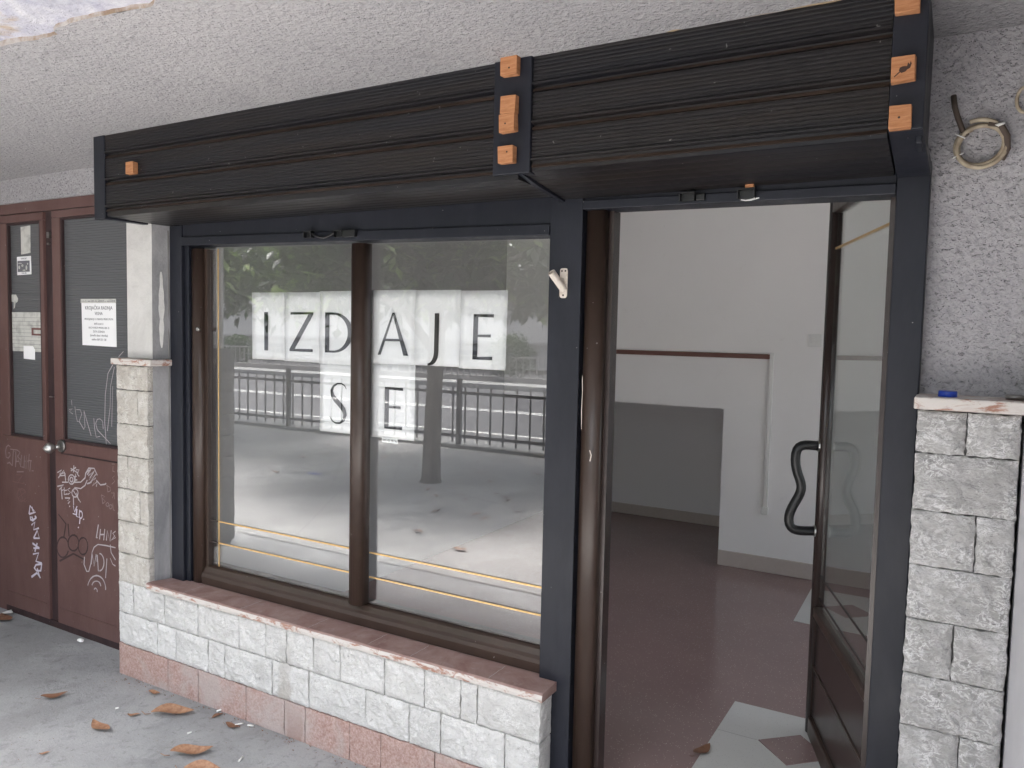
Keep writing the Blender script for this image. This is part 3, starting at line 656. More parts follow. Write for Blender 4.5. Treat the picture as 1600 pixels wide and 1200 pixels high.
# leaf built closed along -X in local space from the hinge, then swung in
door = thing("shop_door", "brown framed glass door standing open into the shop with black pull handle", "door", (2.845, .100, .11))
W, H = .80, 2.02
def dpart(b, name, mt, parent=None, **kw): return b.build(name, mt, parent or door, (0, 0, 0), **kw)
# local frame: x runs from hinge (0) to free edge (-W); outward face at y = 0, inner at +.04
st = .046
dpart(MB().extrude(halfround(-.0, -st, 0, .04), 'z', 0, H, True), "hinge_stile", "brown_paint")
dpart(MB().extrude(halfround(-W+st, -W, 0, .04), 'z', 0, H, True), "free_stile", "dark_brown_paint")
dpart(MB().box(-W+st+.0005, -st-.0005, .003, .037, H-.075, H), "top_rail", "brown_paint", bevel=.004)
dpart(MB().box(-W+st+.0005, -st-.0005, .003, .037, .455, .495), "mid_rail", "brown_paint", bevel=.006)
dpart(MB().box(-W+st+.0005, -st-.0005, .003, .037, 0, .07), "bottom_rail", "brown_paint", bevel=.004)
dpart(MB().box(-W+st+.001, -st-.001, .016, .030, .071, .454), "lower_panel", "dark_brown_paint")
dpart(MB().box(-W+st+.001, -st-.001, .024, .028, .496, H-.076), "pane", "door_glass")
b = MB().box(-.105, -.0985, .0195, .0235, .496, H-.076); b.box(-.093, -.0905, .0205, .0235, .496, H-.076); dpart(b, "gold_strip", "gold_strip")
dpart(MB().box(-W+st+.001, -.1055, .0195, .0235, H-.205, H-.198), "gold_strip", "gold_strip")
for z in (.61, .525): dpart(MB().box(-W+st+.001, -.1055, .0195, .0235, z, z+.006), "dark_strip", "dark_brown_paint")
b = MB().box(-W+st+.001, -st-.001, .0125, .0158, .26, .266); dpart(b, "panel_bead", "brown_paint")
hx = -W+st*.55; z0, z1 = .775, 1.095
pts = []
def bez(p0, p1, p2, p3, n=8):
    return [tuple((1-t)**3*a+3*(1-t)**2*t*b_+3*(1-t)*t*t*c_+t**3*d_ for a, b_, c_, d_ in zip(p0, p1, p2, p3)) for t in [i/n for i in range(n+1)]]
P = [(hx, .002, z1), (hx, -.035, z1+.004), (hx, -.078, z1-.0), (hx, -.083, z1-.06), (hx, -.060, (z0+z1)/2+.01), (hx, -.062, (z0+z1)/2-.03), (hx, -.098, z0+.07), (hx, -.090, z0-.002), (hx, -.035, z0-.004), (hx, .002, z0)]
pts = bez((hx, .001, z1), (hx, -.05, z1+.002), (hx, -.083, z1+.012), (hx, -.080, z1-.055))[:-1]+bez((hx, -.080, z1-.055), (hx, -.077, z1-.11), (hx, -.053, z1-.13), (hx, -.055, (z0+z1)/2-.005))[:-1]+bez((hx, -.055, (z0+z1)/2-.005), (hx, -.058, z0+.12), (hx, -.098, z0+.08), (hx, -.094, z0+.035))[:-1]+bez((hx, -.094, z0+.035), (hx, -.090, z0-.012), (hx, -.05, z0-.002), (hx, .001, z0))
b = MB(); b.tube(pts, .0175, 14); h = dpart(b, "pull_handle", "black_metal")
b = MB(); b.tube([(hx, -.004, z1), (hx, .0015, z1)], .022, 16); b.build("rosette", "steel", h, (0, 0, 0))
b = MB(); b.tube([(hx, -.004, z0), (hx, .0015, z0)], .022, 16); b.build("rosette", "steel", h, (0, 0, 0))
dpart(MB().box(-W-.0015, -W+.0015, .008, .032, .83, .875), "lock_plate", "steel")
door.rotation_euler = (0, 0, R(-70))
b = MB().box(2.836, 2.8505, .045, .10, .105, 1.98); o = b.build("door_jamb", "dark_brown_paint"); tag(o, "narrow brown jamb strip behind the hinge side of the open door", "door jamb")

# ------------------------------------------------------------------ flag holder
r = thing("flag_holder", "cream metal flag pole holder screwed to the navy post", "flag holder", (1.919, -.001, 1.76))
prof = [(x, z) for x, z in bez((-.0135, .035), (-.0135, .046), (-.008, .046), (0, .046))]+[(x, z) for x, z in bez((0, .046), (.008, .046), (.0135, .046), (.0135, .035))]+[(x, z) for x, z in bez((.0135, -.035), (.0135, -.048), (.006, -.048), (0, -.048))]+[(x, z) for x, z in bez((0, -.048), (-.006, -.048), (-.0135, -.048), (-.0135, -.035))]
clean = [prof[0]]
for p in prof[1:]:
    if (p[0]-clean[-1][0])**2+(p[1]-clean[-1][1])**2 > 1e-9: clean.append(p)
MB().extrude(clean, 'y', -.004, 0).build("plate", "cream_metal", r, (0, 0, 0), bevel=.001)
b = MB(); n_ = 20; A_ = Vector((.002, -.003, -.022)); B_ = Vector((-.020, -.050, .030)); ax = (B_-A_).normalized(); u = ax.orthogonal().normalized(); w = ax.cross(u); ri, ro = .0092, .0122
vs = []
for c_, rr in ((A_, ro), (B_, ro), (B_, ri), (B_-ax*.045, ri)):
    vs += [c_+(u*math.cos(2*math.pi*i/n_)+w*math.sin(2*math.pi*i/n_))*rr for i in range(n_)]
fs = [(k*n_+i, k*n_+(i+1) % n_, (k+1)*n_+(i+1) % n_, (k+1)*n_+i) for k in range(3) for i in range(n_)]+[tuple(range(3*n_, 4*n_))]
b.add(vs, fs, False); b.build("socket", "cream_metal", r, (0, 0, 0))
b = MB(); b.add([(-.002, -.004, -.02), (.002, -.004, -.02), (.002, -.004, .014), (-.002, -.004, .014), (-.013, -.034, .016), (-.009, -.034, .016)], [(0, 1, 2, 3), (0, 3, 4), (1, 5, 2), (3, 2, 5, 4), (0, 4, 5, 1)]); b.build("web", "cream_metal", r, (0, 0, 0))
for x, z in ((.006, .037), (-.006, .037), (0, -.039)):
    b = MB(); b.tube([(x, -.0046, z), (x, -.003, z)], .003, 10); b.build("screw", "wood_hole", r, (0, 0, 0))
# small chrome screws on the window jamb
b = MB(); b.tube([(.165, .020, 1.585), (.165, .010, 1.585)], [.009, .007], 14); o = b.build("frame_screw", "steel", smooth=False); tag(o, "shiny chrome screw head on the left brown window jamb", "screw")

# ------------------------------------------------------------------ coiled cable, bottle cap
r = thing("coiled_cable", "aged beige cable coiled and hung on the rough plaster wall", "cable", (3.027, .03, 2.09))
b = MB(); pts = []
for i in range(3*40+1):
    a = 2*math.pi*i/40; k = i/40; rr = .050+.005*math.sin(k*2.3)+.004*(k-1.5); pts.append((3.030+rr*math.cos(a+2.0)*(1.02+.03*math.sin(k)), .040-.006*k+.004*math.sin(a*1.0+k), 2.083+.003*math.cos(k*4)+rr*1.02*math.sin(a+2.0)))
b.tube(pts, .0056, 8); b.build("coil", "aged_cable", r)
b = MB(); b.tube([(2.966, .045, 2.215), (2.970, .040, 2.185), (2.979, .036, 2.155), (2.990, .034, 2.125), (3.000, .034, 2.11)], .0065, 8); b.tube([(3.045, .03, 2.135), (3.07, .028, 2.128), (3.084, .028, 2.10), (3.086, .028, 2.07), (3.075, .03, 2.045)], .008, 8); b.build("lead", "dark_cable", r)
b = MB(); b.tube([(3.058, .012, 2.126), (3.064, .010, 2.124), (3.078, .010, 2.128)], [.001, .004, .003], 6); b.build("tie", "white_plastic", r)
for a in (150, 205): b = MB(); b.tube([(3.030+q*math.cos(R(a)), .022, 2.083+q*math.sin(R(a))) for q in (.038, .046, .056, .064)], .0018, 6); b.build("tie", "white_plastic", r)
o = MB(); o.tube([(2.992, -.045, 1.4662), (2.992, -.045, 1.4672), (2.992, -.045, 1.479), (2.992, -.045, 1.4806)], [.0205, .0212, .0205, .0195], 28); o = o.build("bottle_cap", "blue_plastic"); tag(o, "blue plastic bottle cap on the cap of the grey stone pillar", "bottle cap")
b = MB(); b.tube([(3.133, -.03, 1.4662), (3.133, -.03, 1.4755), (3.133, -.03, 1.478)], [.020, .022, .019], 20); o = b.build("metal_lid", "dull_steel"); tag(o, "small grey metal lid at the right end of the marble cap", "lid")
b = MB(); b.tube([(3.118+.018*math.cos(R(a)), .038, 2.185+.03*math.sin(R(a))) for a in range(90, 280, 15)], .0042, 8); o = b.build("cable_end", "aged_cable"); tag(o, "short bent cable loop at the right edge of the plaster wall", "cable")

# ------------------------------------------------------------------ maroon double door with graffiti
GRAF={"narrow_grey":[[[-1.42,0.922],[-1.441,0.93],[-1.461,0.918],[-1.469,0.894],[-1.465,0.862],[-1.444,0.858],[-1.424,0.875],[-1.427,0.889],[-1.445,0.887]],[[-1.423,0.91],[-1.353,0.911]],[[-1.391,0.91],[-1.405,0.821]],[[-1.405,0.821],[-1.432,0.836],[-1.456,0.828]],[[-1.374,0.822],[-1.353,0.885],[-1.331,0.835]],[[-1.368,0.848],[-1.335,0.852]],[[-1.368,0.903],[-1.374,0.816]],[[-1.353,0.911],[-1.327,0.902],[-1.349,0.876],[-1.323,0.862]],[[-1.312,0.889],[-1.325,0.824],[-1.297,0.824]],[[-1.284,0.888],[-1.291,0.819]],[[-1.273,0.818],[-1.266,0.893],[-1.252,0.814],[-1.239,0.901]],[[-1.216,0.867],[-1.248,0.866],[-1.255,0.857]],[[-1.224,0.866],[-1.236,0.807]],[[-1.362,0.792],[-1.295,0.8]],[[-1.218,0.813],[-1.2,0.815]]],"narrow_faint":[[[-1.368,0.776],[-1.306,0.78],[-1.375,0.734],[-1.29,0.735]],[[-1.406,0.736],[-1.354,0.733],[-1.311,0.776]],[[-1.279,0.688],[-1.291,0.701],[-1.312,0.706],[-1.336,0.701],[-1.355,0.687],[-1.363,0.668],[-1.36,0.65],[-1.345,0.638],[-1.323,0.635],[-1.3,0.643],[-1.283,0.658]],[[-1.355,0.701],[-1.283,0.693],[-1.357,0.649],[-1.28,0.638]],[[-1.334,0.698],[-1.31,0.649]],[[-1.274,0.646],[-1.266,0.644]]],"narrow_white":[[[-1.251,0.576],[-1.24,0.622],[-1.19,0.594],[-1.251,0.576]],[[-1.224,0.618],[-1.207,0.59]],[[-1.238,0.565],[-1.237,0.548],[-1.215,0.546],[-1.181,0.568]],[[-1.226,0.566],[-1.212,0.549]],[[-1.196,0.574],[-1.181,0.566]],[[-1.23,0.519],[-1.197,0.541],[-1.21,0.497],[-1.16,0.513]],[[-1.212,0.451],[-1.176,0.498],[-1.157,0.459],[-1.212,0.451]],[[-1.223,0.422],[-1.159,0.404]],[[-1.178,0.43],[-1.202,0.379]],[[-1.214,0.396],[-1.159,0.407]],[[-1.221,0.363],[-1.167,0.378],[-1.194,0.329],[-1.139,0.327]],[[-1.144,0.323],[-1.195,0.309],[-1.21,0.289],[-1.191,0.278],[-1.15,0.285],[-1.139,0.327]],[[-1.24,0.235],[-1.186,0.267],[-1.154,0.245]],[[-1.183,0.292],[-1.158,0.245]]],"wide_tag":[[[-0.982,0.829],[-0.944,0.847],[-0.963,0.823],[-0.916,0.837]],[[-0.975,0.802],[-0.925,0.847],[-0.908,0.799]],[[-0.964,0.815],[-0.912,0.823]],[[-0.914,0.834],[-0.91,0.788]],[[-0.941,0.784],[-0.889,0.79]],[[-0.831,0.81],[-0.836,0.824],[-0.85,0.832],[-0.867,0.83],[-0.881,0.819],[-0.887,0.804],[-0.882,0.79],[-0.868,0.783],[-0.851,0.785],[-0.837,0.795],[-0.831,0.81]],[[-0.846,0.809],[-0.848,0.815],[-0.855,0.819],[-0.863,0.818],[-0.869,0.813],[-0.872,0.806],[-0.87,0.799],[-0.863,0.795],[-0.855,0.796],[-0.849,0.801],[-0.846,0.809]],[[-0.833,0.824],[-0.814,0.829]],[[-0.829,0.808],[-0.808,0.811]],[[-0.821,0.841],[-0.829,0.797],[-0.801,0.8]],[[-0.864,0.864],[-0.8,0.846]],[[-0.836,0.882],[-0.841,0.845]],[[-0.862,0.851],[-0.818,0.874]],[[-0.818,0.861],[-0.791,0.864],[-0.809,0.843],[-0.792,0.831]],[[-0.984,0.757],[-0.927,0.772],[-0.966,0.742]],[[-0.951,0.761],[-0.943,0.695]],[[-0.952,0.738],[-0.928,0.747]],[[-0.923,0.759],[-0.924,0.722],[-0.895,0.729]],[[-0.923,0.742],[-0.9,0.748]],[[-0.871,0.762],[-0.895,0.751],[-0.867,0.74],[-0.891,0.727]],[[-0.803,0.746],[-0.808,0.758],[-0.821,0.764],[-0.838,0.762],[-0.852,0.752],[-0.858,0.739],[-0.853,0.727],[-0.839,0.72],[-0.822,0.722],[-0.808,0.732],[-0.803,0.746]],[[-0.844,0.752],[-0.783,0.699]],[[-0.817,0.744],[-0.799,0.708]],[[-0.918,0.705],[-0.873,0.71],[-0.896,0.693],[-0.875,0.692],[-0.892,0.679]],[[-0.881,0.665],[-0.874,0.669]],[[-0.845,0.724],[-0.844,0.677]],[[-0.843,0.795],[-0.779,0.803],[-0.742,0.829],[-0.737,0.851],[-0.71,0.881],[-0.665,0.885],[-0.64,0.853]],[[-0.834,0.769],[-0.78,0.77],[-0.743,0.791],[-0.724,0.82]],[[-0.728,0.86],[-0.687,0.882],[-0.715,0.842],[-0.661,0.875],[-0.711,0.821],[-0.648,0.86],[-0.707,0.803],[-0.653,0.839],[-0.681,0.795],[-0.64,0.824],[-0.65,0.796]],[[-0.724,0.847],[-0.696,0.877]],[[-0.702,0.833],[-0.67,0.866]],[[-0.689,0.813],[-0.725,0.801]],[[-0.649,0.828],[-0.615,0.808],[-0.576,0.816],[-0.569,0.822]]],"wide_tag2":[[[-0.846,0.674],[-0.838,0.643],[-0.814,0.676]],[[-0.852,0.633],[-0.824,0.631],[-0.819,0.662]],[[-0.814,0.662],[-0.82,0.623],[-0.797,0.621],[-0.793,0.66]],[[-0.769,0.638],[-0.772,0.649],[-0.778,0.655],[-0.787,0.654],[-0.794,0.646],[-0.797,0.635],[-0.794,0.624],[-0.788,0.618],[-0.779,0.619],[-0.772,0.627],[-0.769,0.638]],[[-0.788,0.622],[-0.795,0.588]],[[-0.765,0.614],[-0.756,0.618]],[[-0.808,0.565],[-0.803,0.571]]],"wide_thin":[[[-0.563,0.815],[-0.558,0.781]],[[-0.567,0.812],[-0.537,0.804],[-0.533,0.789],[-0.558,0.78]],[[-0.529,0.779],[-0.504,0.78],[-0.521,0.754]],[[-0.508,0.787],[-0.502,0.751]],[[-0.607,0.762],[-0.599,0.717]],[[-0.607,0.759],[-0.581,0.754],[-0.601,0.741],[-0.577,0.731],[-0.599,0.717]],[[-0.549,0.719],[-0.551,0.724],[-0.557,0.727],[-0.564,0.726],[-0.57,0.721],[-0.573,0.716],[-0.57,0.71],[-0.564,0.708],[-0.557,0.709],[-0.551,0.713],[-0.549,0.719]],[[-0.523,0.711],[-0.525,0.717],[-0.531,0.72],[-0.539,0.719],[-0.545,0.715],[-0.547,0.708],[-0.545,0.702],[-0.539,0.699],[-0.532,0.7],[-0.526,0.705],[-0.523,0.711]],[[-0.518,0.728],[-0.514,0.697],[-0.502,0.696]],[[-0.522,0.922],[-0.499,0.924]],[[-0.512,0.912],[-0.515,0.886]],[[-0.502,0.866],[-0.519,0.854],[-0.499,0.84],[-0.524,0.822]],[[-0.516,0.888],[-0.498,0.885]]],"wide_white":[[[-0.637,0.607],[-0.656,0.536],[-0.644,0.54]],[[-0.62,0.587],[-0.629,0.534]],[[-0.585,0.592],[-0.595,0.534]],[[-0.623,0.559],[-0.59,0.564]],[[-0.573,0.537],[-0.565,0.587],[-0.543,0.537],[-0.533,0.594]],[[-0.499,0.594],[-0.521,0.58],[-0.5,0.562],[-0.534,0.543],[-0.504,0.572]],[[-0.501,0.512],[-0.574,0.511],[-0.643,0.506],[-0.675,0.487],[-0.693,0.457],[-0.701,0.396]],[[-0.757,0.425],[-0.762,0.385],[-0.74,0.353],[-0.722,0.356],[-0.703,0.401],[-0.693,0.446]],[[-0.693,0.451],[-0.677,0.389],[-0.658,0.454],[-0.652,0.417]],[[-0.649,0.453],[-0.642,0.37]],[[-0.631,0.462],[-0.62,0.462],[-0.61,0.457],[-0.602,0.449],[-0.597,0.438],[-0.595,0.424],[-0.597,0.41],[-0.603,0.397],[-0.611,0.386],[-0.622,0.378],[-0.633,0.374]],[[-0.571,0.447],[-0.584,0.346]],[[-0.543,0.521],[-0.536,0.482],[-0.502,0.451]],[[-0.545,0.454],[-0.524,0.426],[-0.503,0.421]],[[-0.732,0.282],[-0.727,0.295],[-0.719,0.307],[-0.71,0.318],[-0.698,0.328],[-0.686,0.336],[-0.672,0.342],[-0.658,0.346],[-0.644,0.347],[-0.631,0.346],[-0.619,0.343],[-0.608,0.338],[-0.599,0.33],[-0.592,0.321],[-0.587,0.31],[-0.584,0.298],[-0.585,0.286]],[[-0.698,0.289],[-0.694,0.297],[-0.688,0.304],[-0.679,0.311],[-0.669,0.315],[-0.657,0.318],[-0.647,0.318],[-0.637,0.316],[-0.63,0.311],[-0.626,0.305],[-0.624,0.298]],[[-0.68,0.27],[-0.677,0.275],[-0.672,0.278],[-0.667,0.28],[-0.662,0.279],[-0.658,0.277],[-0.655,0.273],[-0.654,0.268],[-0.655,0.263]]],"wide_dark":[[[-0.9,0.477],[-0.913,0.491],[-0.93,0.497],[-0.95,0.496],[-0.97,0.487],[-0.986,0.471],[-0.996,0.452],[-0.999,0.431],[-0.993,0.412],[-0.981,0.398],[-0.964,0.39],[-0.944,0.391],[-0.925,0.399],[-0.908,0.414],[-0.897,0.433]],[[-0.805,0.488],[-0.809,0.505],[-0.821,0.518],[-0.84,0.523],[-0.86,0.52],[-0.879,0.509],[-0.893,0.493],[-0.898,0.474],[-0.894,0.456],[-0.881,0.444],[-0.863,0.439],[-0.842,0.442],[-0.823,0.453],[-0.81,0.469],[-0.805,0.488]],[[-0.728,0.484],[-0.732,0.502],[-0.742,0.516],[-0.759,0.522],[-0.777,0.519],[-0.794,0.508],[-0.805,0.491],[-0.81,0.471],[-0.806,0.452],[-0.795,0.439],[-0.779,0.433],[-0.761,0.436],[-0.744,0.447],[-0.733,0.464],[-0.728,0.484]],[[-0.979,0.612],[-0.914,0.571],[-0.935,0.496]],[[-0.895,0.574],[-0.888,0.509]],[[-0.977,0.366],[-0.853,0.425],[-0.752,0.409]]],"glass":[[[-0.9,1.159],[-0.868,1.167],[-0.896,1.149],[-0.868,1.14]],[[-0.878,1.21],[-0.874,1.183]],[[-0.849,1.179],[-0.841,1.136],[-0.83,1.105],[-0.814,1.106],[-0.791,1.145],[-0.804,1.166],[-0.836,1.164]],[[-0.814,1.106],[-0.774,1.068],[-0.765,1.083],[-0.772,1.157]],[[-0.772,1.163],[-0.714,1.041]],[[-0.691,1.131],[-0.685,1.078],[-0.673,1.037],[-0.642,1.045]],[[-0.615,1.084],[-0.619,1.121],[-0.64,1.132],[-0.662,1.128],[-0.676,1.106],[-0.663,1.075],[-0.557,1.015]],[[-0.532,1.402],[-0.571,1.359],[-0.594,1.254],[-0.602,1.117],[-0.591,1.007]],[[-0.519,1.393],[-0.551,1.298],[-0.557,1.193],[-0.581,1.076]],[[-0.534,1.299],[-0.546,1.1]],[[-0.485,1.443],[-0.447,1.47]]]}

root = thing("double_door", "maroon metal double door with wired glass and graffiti", "double door", (-.9, .08, 0))
YD = .060
b = MB().box(-1.60, -.12, YD+.006, .13, 2.168, 2.222); b.box(-1.60, -1.502, YD+.004, .13, 0, 2.168); b.build("frame", "maroon_paint", root, bevel=.003)
def leaf(x0, x1, gx0, gx1, gz0, gz1, name):
    b = MB(); y0, y1 = YD, YD+.04
    b.box(x0, x1, y0, y1, .035, gz0-.001); b.box(x0, gx0, y0, y1, gz0, gz1); b.box(gx1, x1, y0, y1, gz0, gz1); b.box(x0, x1, y0, y1, gz1+.001, 2.163)
    lf = b.build("door_leaf", "maroon_paint", root, bevel=.003)
    MB().box(gx0-.005, gx1+.005, YD+.018, YD+.024, gz0-.005, gz1+.005).build("pane", "wire_glass", lf)
    b = MB(); bd = .012
    for q in ((gx0, gx0+bd, gz0, gz1), (gx1-bd, gx1, gz0, gz1), (gx0+bd, gx1-bd, gz0, gz0+bd), (gx0+bd, gx1-bd, gz1-bd, gz1)): b.box(q[0], q[1], YD+.004, YD+.0175, q[2], q[3])
    b.build("glazing_bead", "dark_maroon", lf)
    MB().box(x0+.02, x1-.02, YD-.0035, YD-.0002, .115, .119).build("kick_bead", "maroon_paint", lf)
    return lf
L1 = leaf(-1.500, -1.078, -1.423, -1.108, .985, 2.122, "narrow")
L2 = leaf(-1.000, -.15, -.930, -.165, .997, 2.127, "wide"); MB().box(-.945, -.17, YD-.003, YD-.0002, .93, .936).build("panel_seam", "dark_maroon", L2)
L1["label"] = "narrow fixed leaf with pasted papers"; L2["label"] = "wide leaf with round steel knob"
MB().box(-1.077, -1.001, YD+.014, YD+.05, .03, 2.165).build("meeting_strip", "dark_maroon", root, bevel=.002)
MB().box(-1.50, -.15, YD+.004, YD+.05, 0, .034).build("threshold", "dark_maroon", root)
b = MB(); b.tube([(-.935, YD-.001, .972), (-.935, YD-.012, .972)], [.034, .030], 24); b.build("rosette", "dull_steel", root)
b = MB(); kc = Vector((-.955, YD-.055, .966)); b.tube([(-.937, YD-.012, .971), (-.943, YD-.03, .969)], .010, 12)
b.tube([kc+Vector((.004, .028, .001))*(1-2*t) for t in [i/10 for i in range(11)]], [max(.003, .028*math.sin(math.pi*(.06+.88*i/10))) for i in range(11)], 20); b.build("knob", "steel", root)
b = MB(); b.box(-1.052, -1.030, YD+.004, YD+.0138, 2.03, 2.06); b.box(-1.050, -1.034, YD+.004, YD+.0138, 1.995, 2.005); b.box(-1.055, -1.02, YD+.004, YD+.0138, 1.214, 1.220); b.build("lock_tongue", "dull_steel", root)
def strokes(key, w, mt, leafo, y, name="graffiti"):
    b = MB()
    for i, s in enumerate(GRAF[key]): b.ribbon(s, y-.0001*(i % 5), w)
    return b.build(name, mt, leafo)
strokes('narrow_grey', .0065, "marker_grey", L1, YD-.0012); strokes('narrow_faint', .006, "marker_faint", L1, YD-.0012); strokes('narrow_white', .010, "marker_lilac", L1, YD-.0016)
strokes('wide_tag', .0062, "marker_white", L2, YD-.0012); strokes('wide_tag2', .0062, "marker_lilac", L2, YD-.0012); strokes('wide_thin', .0035, "marker_grey", L2, YD-.0012)
strokes('wide_white', .0062, "marker_white", L2, YD-.0012); strokes('wide_dark', .009, "marker_dark", L2, YD-.0008); strokes('glass', .0045, "marker_white", L2, YD+.0165)

# papers on the maroon door's glass
YQ = YD+.0168
def flat(name, label, cat, pts, mt, group=None):
    xs = [p[0] for p in pts]; zs = [p[1] for p in pts]
    r = thing(name, label, cat, (sum(xs)/len(xs), YQ, sum(zs)/len(zs)), group)
    b = MB(); n_ = len(pts); vs = [(x, YQ-.0005, z) for x, z in pts]+[(x, YQ+.0005, z) for x, z in pts]
    b.add(vs, [tuple(range(n_)), tuple(range(n_, 2*n_))[::-1]]+[(i, (i+1) % n_, n_+(i+1) % n_, n_+i) for i in range(n_)]); b.build("sheet", mt, r); return r
G_ = "papers pasted on the maroon door glass"
r = flat("notice", "white printed notice of the tailor's shop on the wide maroon door", "notice", [(-.776, 1.492), (-.500, 1.489), (-.502, 1.703), (-.780, 1.705)], "paper", G_)
MB().box(-.785, -.499, YQ-.0012, YQ-.0006, 1.700, 1.720).build("tape", "old_paper", r)
b = MB(); q = random.Random(3)
for i in range(26):
    x = -.775+.27*i/26; b.box(x, x+q.uniform(.002, .007), YQ-.0015, YQ-.0013, 1.706, 1.706+q.uniform(.002, .008))
b.build("tape_print", "printed_grey", r)
for i, (s, sz, z) in enumerate((("KROJAČKA RADNJA", .0245, 1.668), ("VESNA", .021, 1.642), ("PRESELJENA JE U ZGRADU PREKO PUTA", .0130, 1.617), ("BIVŠI ULAZ U", .0125, 1.594), ("ULICA KNEZA MIHAILA BR. 23", .0125, 1.575), ("ŽUTA ZGRADA", .0135, 1.556), ("(između ulaza i dvorišta)", .0145, 1.537), ("telefon 069 351 128", .0145, 1.517))):
    text_part("text", s, sz, -.639, YQ-.0009, z, "printed_grey", r)
flat("old_paper", "blank yellowed paper strip at the top of the narrow maroon leaf", "paper", [(-1.311, 1.955), (-1.222, 1.962), (-1.220, 2.103), (-1.311, 2.099)], "old_paper", G_)
r = flat("photo_flyer", "small black and white picture flyer on the narrow maroon leaf", "flyer", [(-1.352, 1.847), (-1.218, 1.85), (-1.220, 1.946), (-1.352, 1.944)], "paper", G_)
b = MB(); q = random.Random(5)
b.box(-1.346, -1.232, YQ-.0009, YQ-.0006, 1.864, 1.922)
b.build("picture", "printed_grey", r); b = MB()
for x, z, w_, h_ in ((-1.330, 1.888, .018, .02), (-1.300, 1.897, .022, .014), (-1.262, 1.885, .016, .026), (-1.285, 1.872, .03, .008), (-1.322, 1.909, .04, .006), (-1.25, 1.905, .012, .01)):
    b.add([(x+w_/2*math.cos(t_), YQ-.0012, z+h_/2*math.sin(t_)) for t_ in [i*math.pi/5 for i in range(10)]], [tuple(range(10))])
b.build("picture_highlight", "old_paper", r); b = MB()
text_part("text", "KONCERT", .012, -1.286, YQ-.0008, 1.929, "printed_grey", r); text_part("text", "25. 06. 20h", .010, -1.286, YQ-.0008, 1.854, "printed_grey", r)
flat("torn_paper", "torn white paper scrap left on the narrow maroon leaf", "paper scrap", [(-1.422, 1.745), (-1.370, 1.745), (-1.350, 1.722), (-1.358, 1.705), (-1.375, 1.700), (-1.385, 1.675), (-1.395, 1.668), (-1.392, 1.705), (-1.415, 1.708)], "old_paper", G_)
flat("torn_paper", "tiny white paper corner by the right edge of the narrow leaf", "paper scrap", [(-1.14, 1.752), (-1.118, 1.755), (-1.116, 1.722)], "old_paper", G_)
r = flat("poster", "large faded striped poster sheet on the narrow maroon leaf", "poster", [(-1.424, 1.443), (-1.116, 1.446), (-1.116, 1.652), (-1.424, 1.651)], "old_paper", G_)
b = MB()
for i in range(9): b.box(-1.42, -1.12, YQ-.0009, YQ-.0006, 1.462+.02*i, 1.4635+.02*i)
b.build("stripes", "printed_grey", r)
r = flat("sticker", "small maroon sticker on the faded striped poster", "sticker", [(-1.225, 1.530), (-1.118, 1.530), (-1.118, 1.570), (-1.225, 1.570)], "printed_brown", G_)
MB().box(-1.205, -1.140, YQ-.0011, YQ-.0006, 1.540, 1.560).build("picture", "old_paper", r); r.location.y -= .001
r = flat("note", "small white note with torn corner below the striped poster", "note", [(-1.303, 1.405), (-1.197, 1.402), (-1.197, 1.455), (-1.215, 1.474), (-1.303, 1.474)], "paper", G_); r.location.y -= .0015
b = MB()
for i, w_ in enumerate((.07, .05, .06, .08)): b.box(-1.29, -1.29+w_, YQ-.0008, YQ-.0006, 1.418+.013*i, 1.421+.013*i)
b.build("text", "printed_grey", r)

# ------------------------------------------------------------------ shop interior
FZ = .11; BY = 2.82; NY = 3.96
b = MB(); b.box(-.3, 3.4, .105, 4.1, -.05, FZ); structure(b.build("floor", "brown_terrazzo"))
b = MB(); b.box(1.978, 2.852, -.02, .1045, -.05, FZ-.005); o = b.build("door_step", "red_marble", bevel=.004); tag(o, "low reddish stone doorstep under the open doorway", "step")
def inlay(name, pts, mt, z):
    b = MB(); n_ = len(pts); b.add([(x, y, FZ+z) for x, y in pts]+[(x, y, FZ+.0005) for x, y in pts], [tuple(range(n_))]+[(i, (i+1) % n_, n_+(i+1) % n_, n_+i) for i in range(n_)]); return structure(b.build(name, mt))
inlay("floor_inlay", [(2.285, .30), (3.0, .30), (3.0, .935), (2.292, .929)], "white_terrazzo", .003)
inlay("floor_inlay", [(2.443, .662), (2.565, .54), (2.69, .662), (2.571, .782)], "brown_terrazzo", .006)
inlay("floor_inlay", [(2.331, 2.015), (3.0, 2.0), (3.0, 2.64), (2.326, 2.633)], "white_terrazzo", .003)
inlay("floor_inlay", [(2.443, 2.33), (2.565, 2.21), (2.69, 2.33), (2.571, 2.45)], "brown_terrazzo", .006)
b = MB(); b.box(2.290, 2.44, .6615, .6625, FZ+.0032, FZ+.0036); structure(b.build("floor_joint", "dull_steel"))
root = thing("interior_wall", "white painted back wall of the shop with a low grey recess", "wall", (1.6, 2.9, FZ))
b = MB(); b.box(1.714, 3.4, BY, NY, FZ, 2.7); b.box(-.3, 1.714, BY, NY, 1.135, 2.7); b.build("wall", "interior_paint", root)
MB().box(-.3, 1.7135, NY-.12, NY-.0005, FZ, 1.134).build("recess_panel", "recess_paint", root)
MB().box(1.7142, 3.39, BY-.012, BY-.0005, FZ+.0005, FZ+.10).build("baseboard", "beige_baseboard", root, bevel=.003)
MB().box(-.29, 1.70, NY-.133, NY-.1205, FZ+.0005, FZ+.085).build("baseboard", "beige_baseboard", root, bevel=.003)
b = MB().box(.80, 1.99, BY-.018, BY-.0005, 1.468, 1.498); o = b.build("dado_rail", "wood_rail", bevel=.003); tag(o, "thin dark wood rail across the white interior wall", "rail")
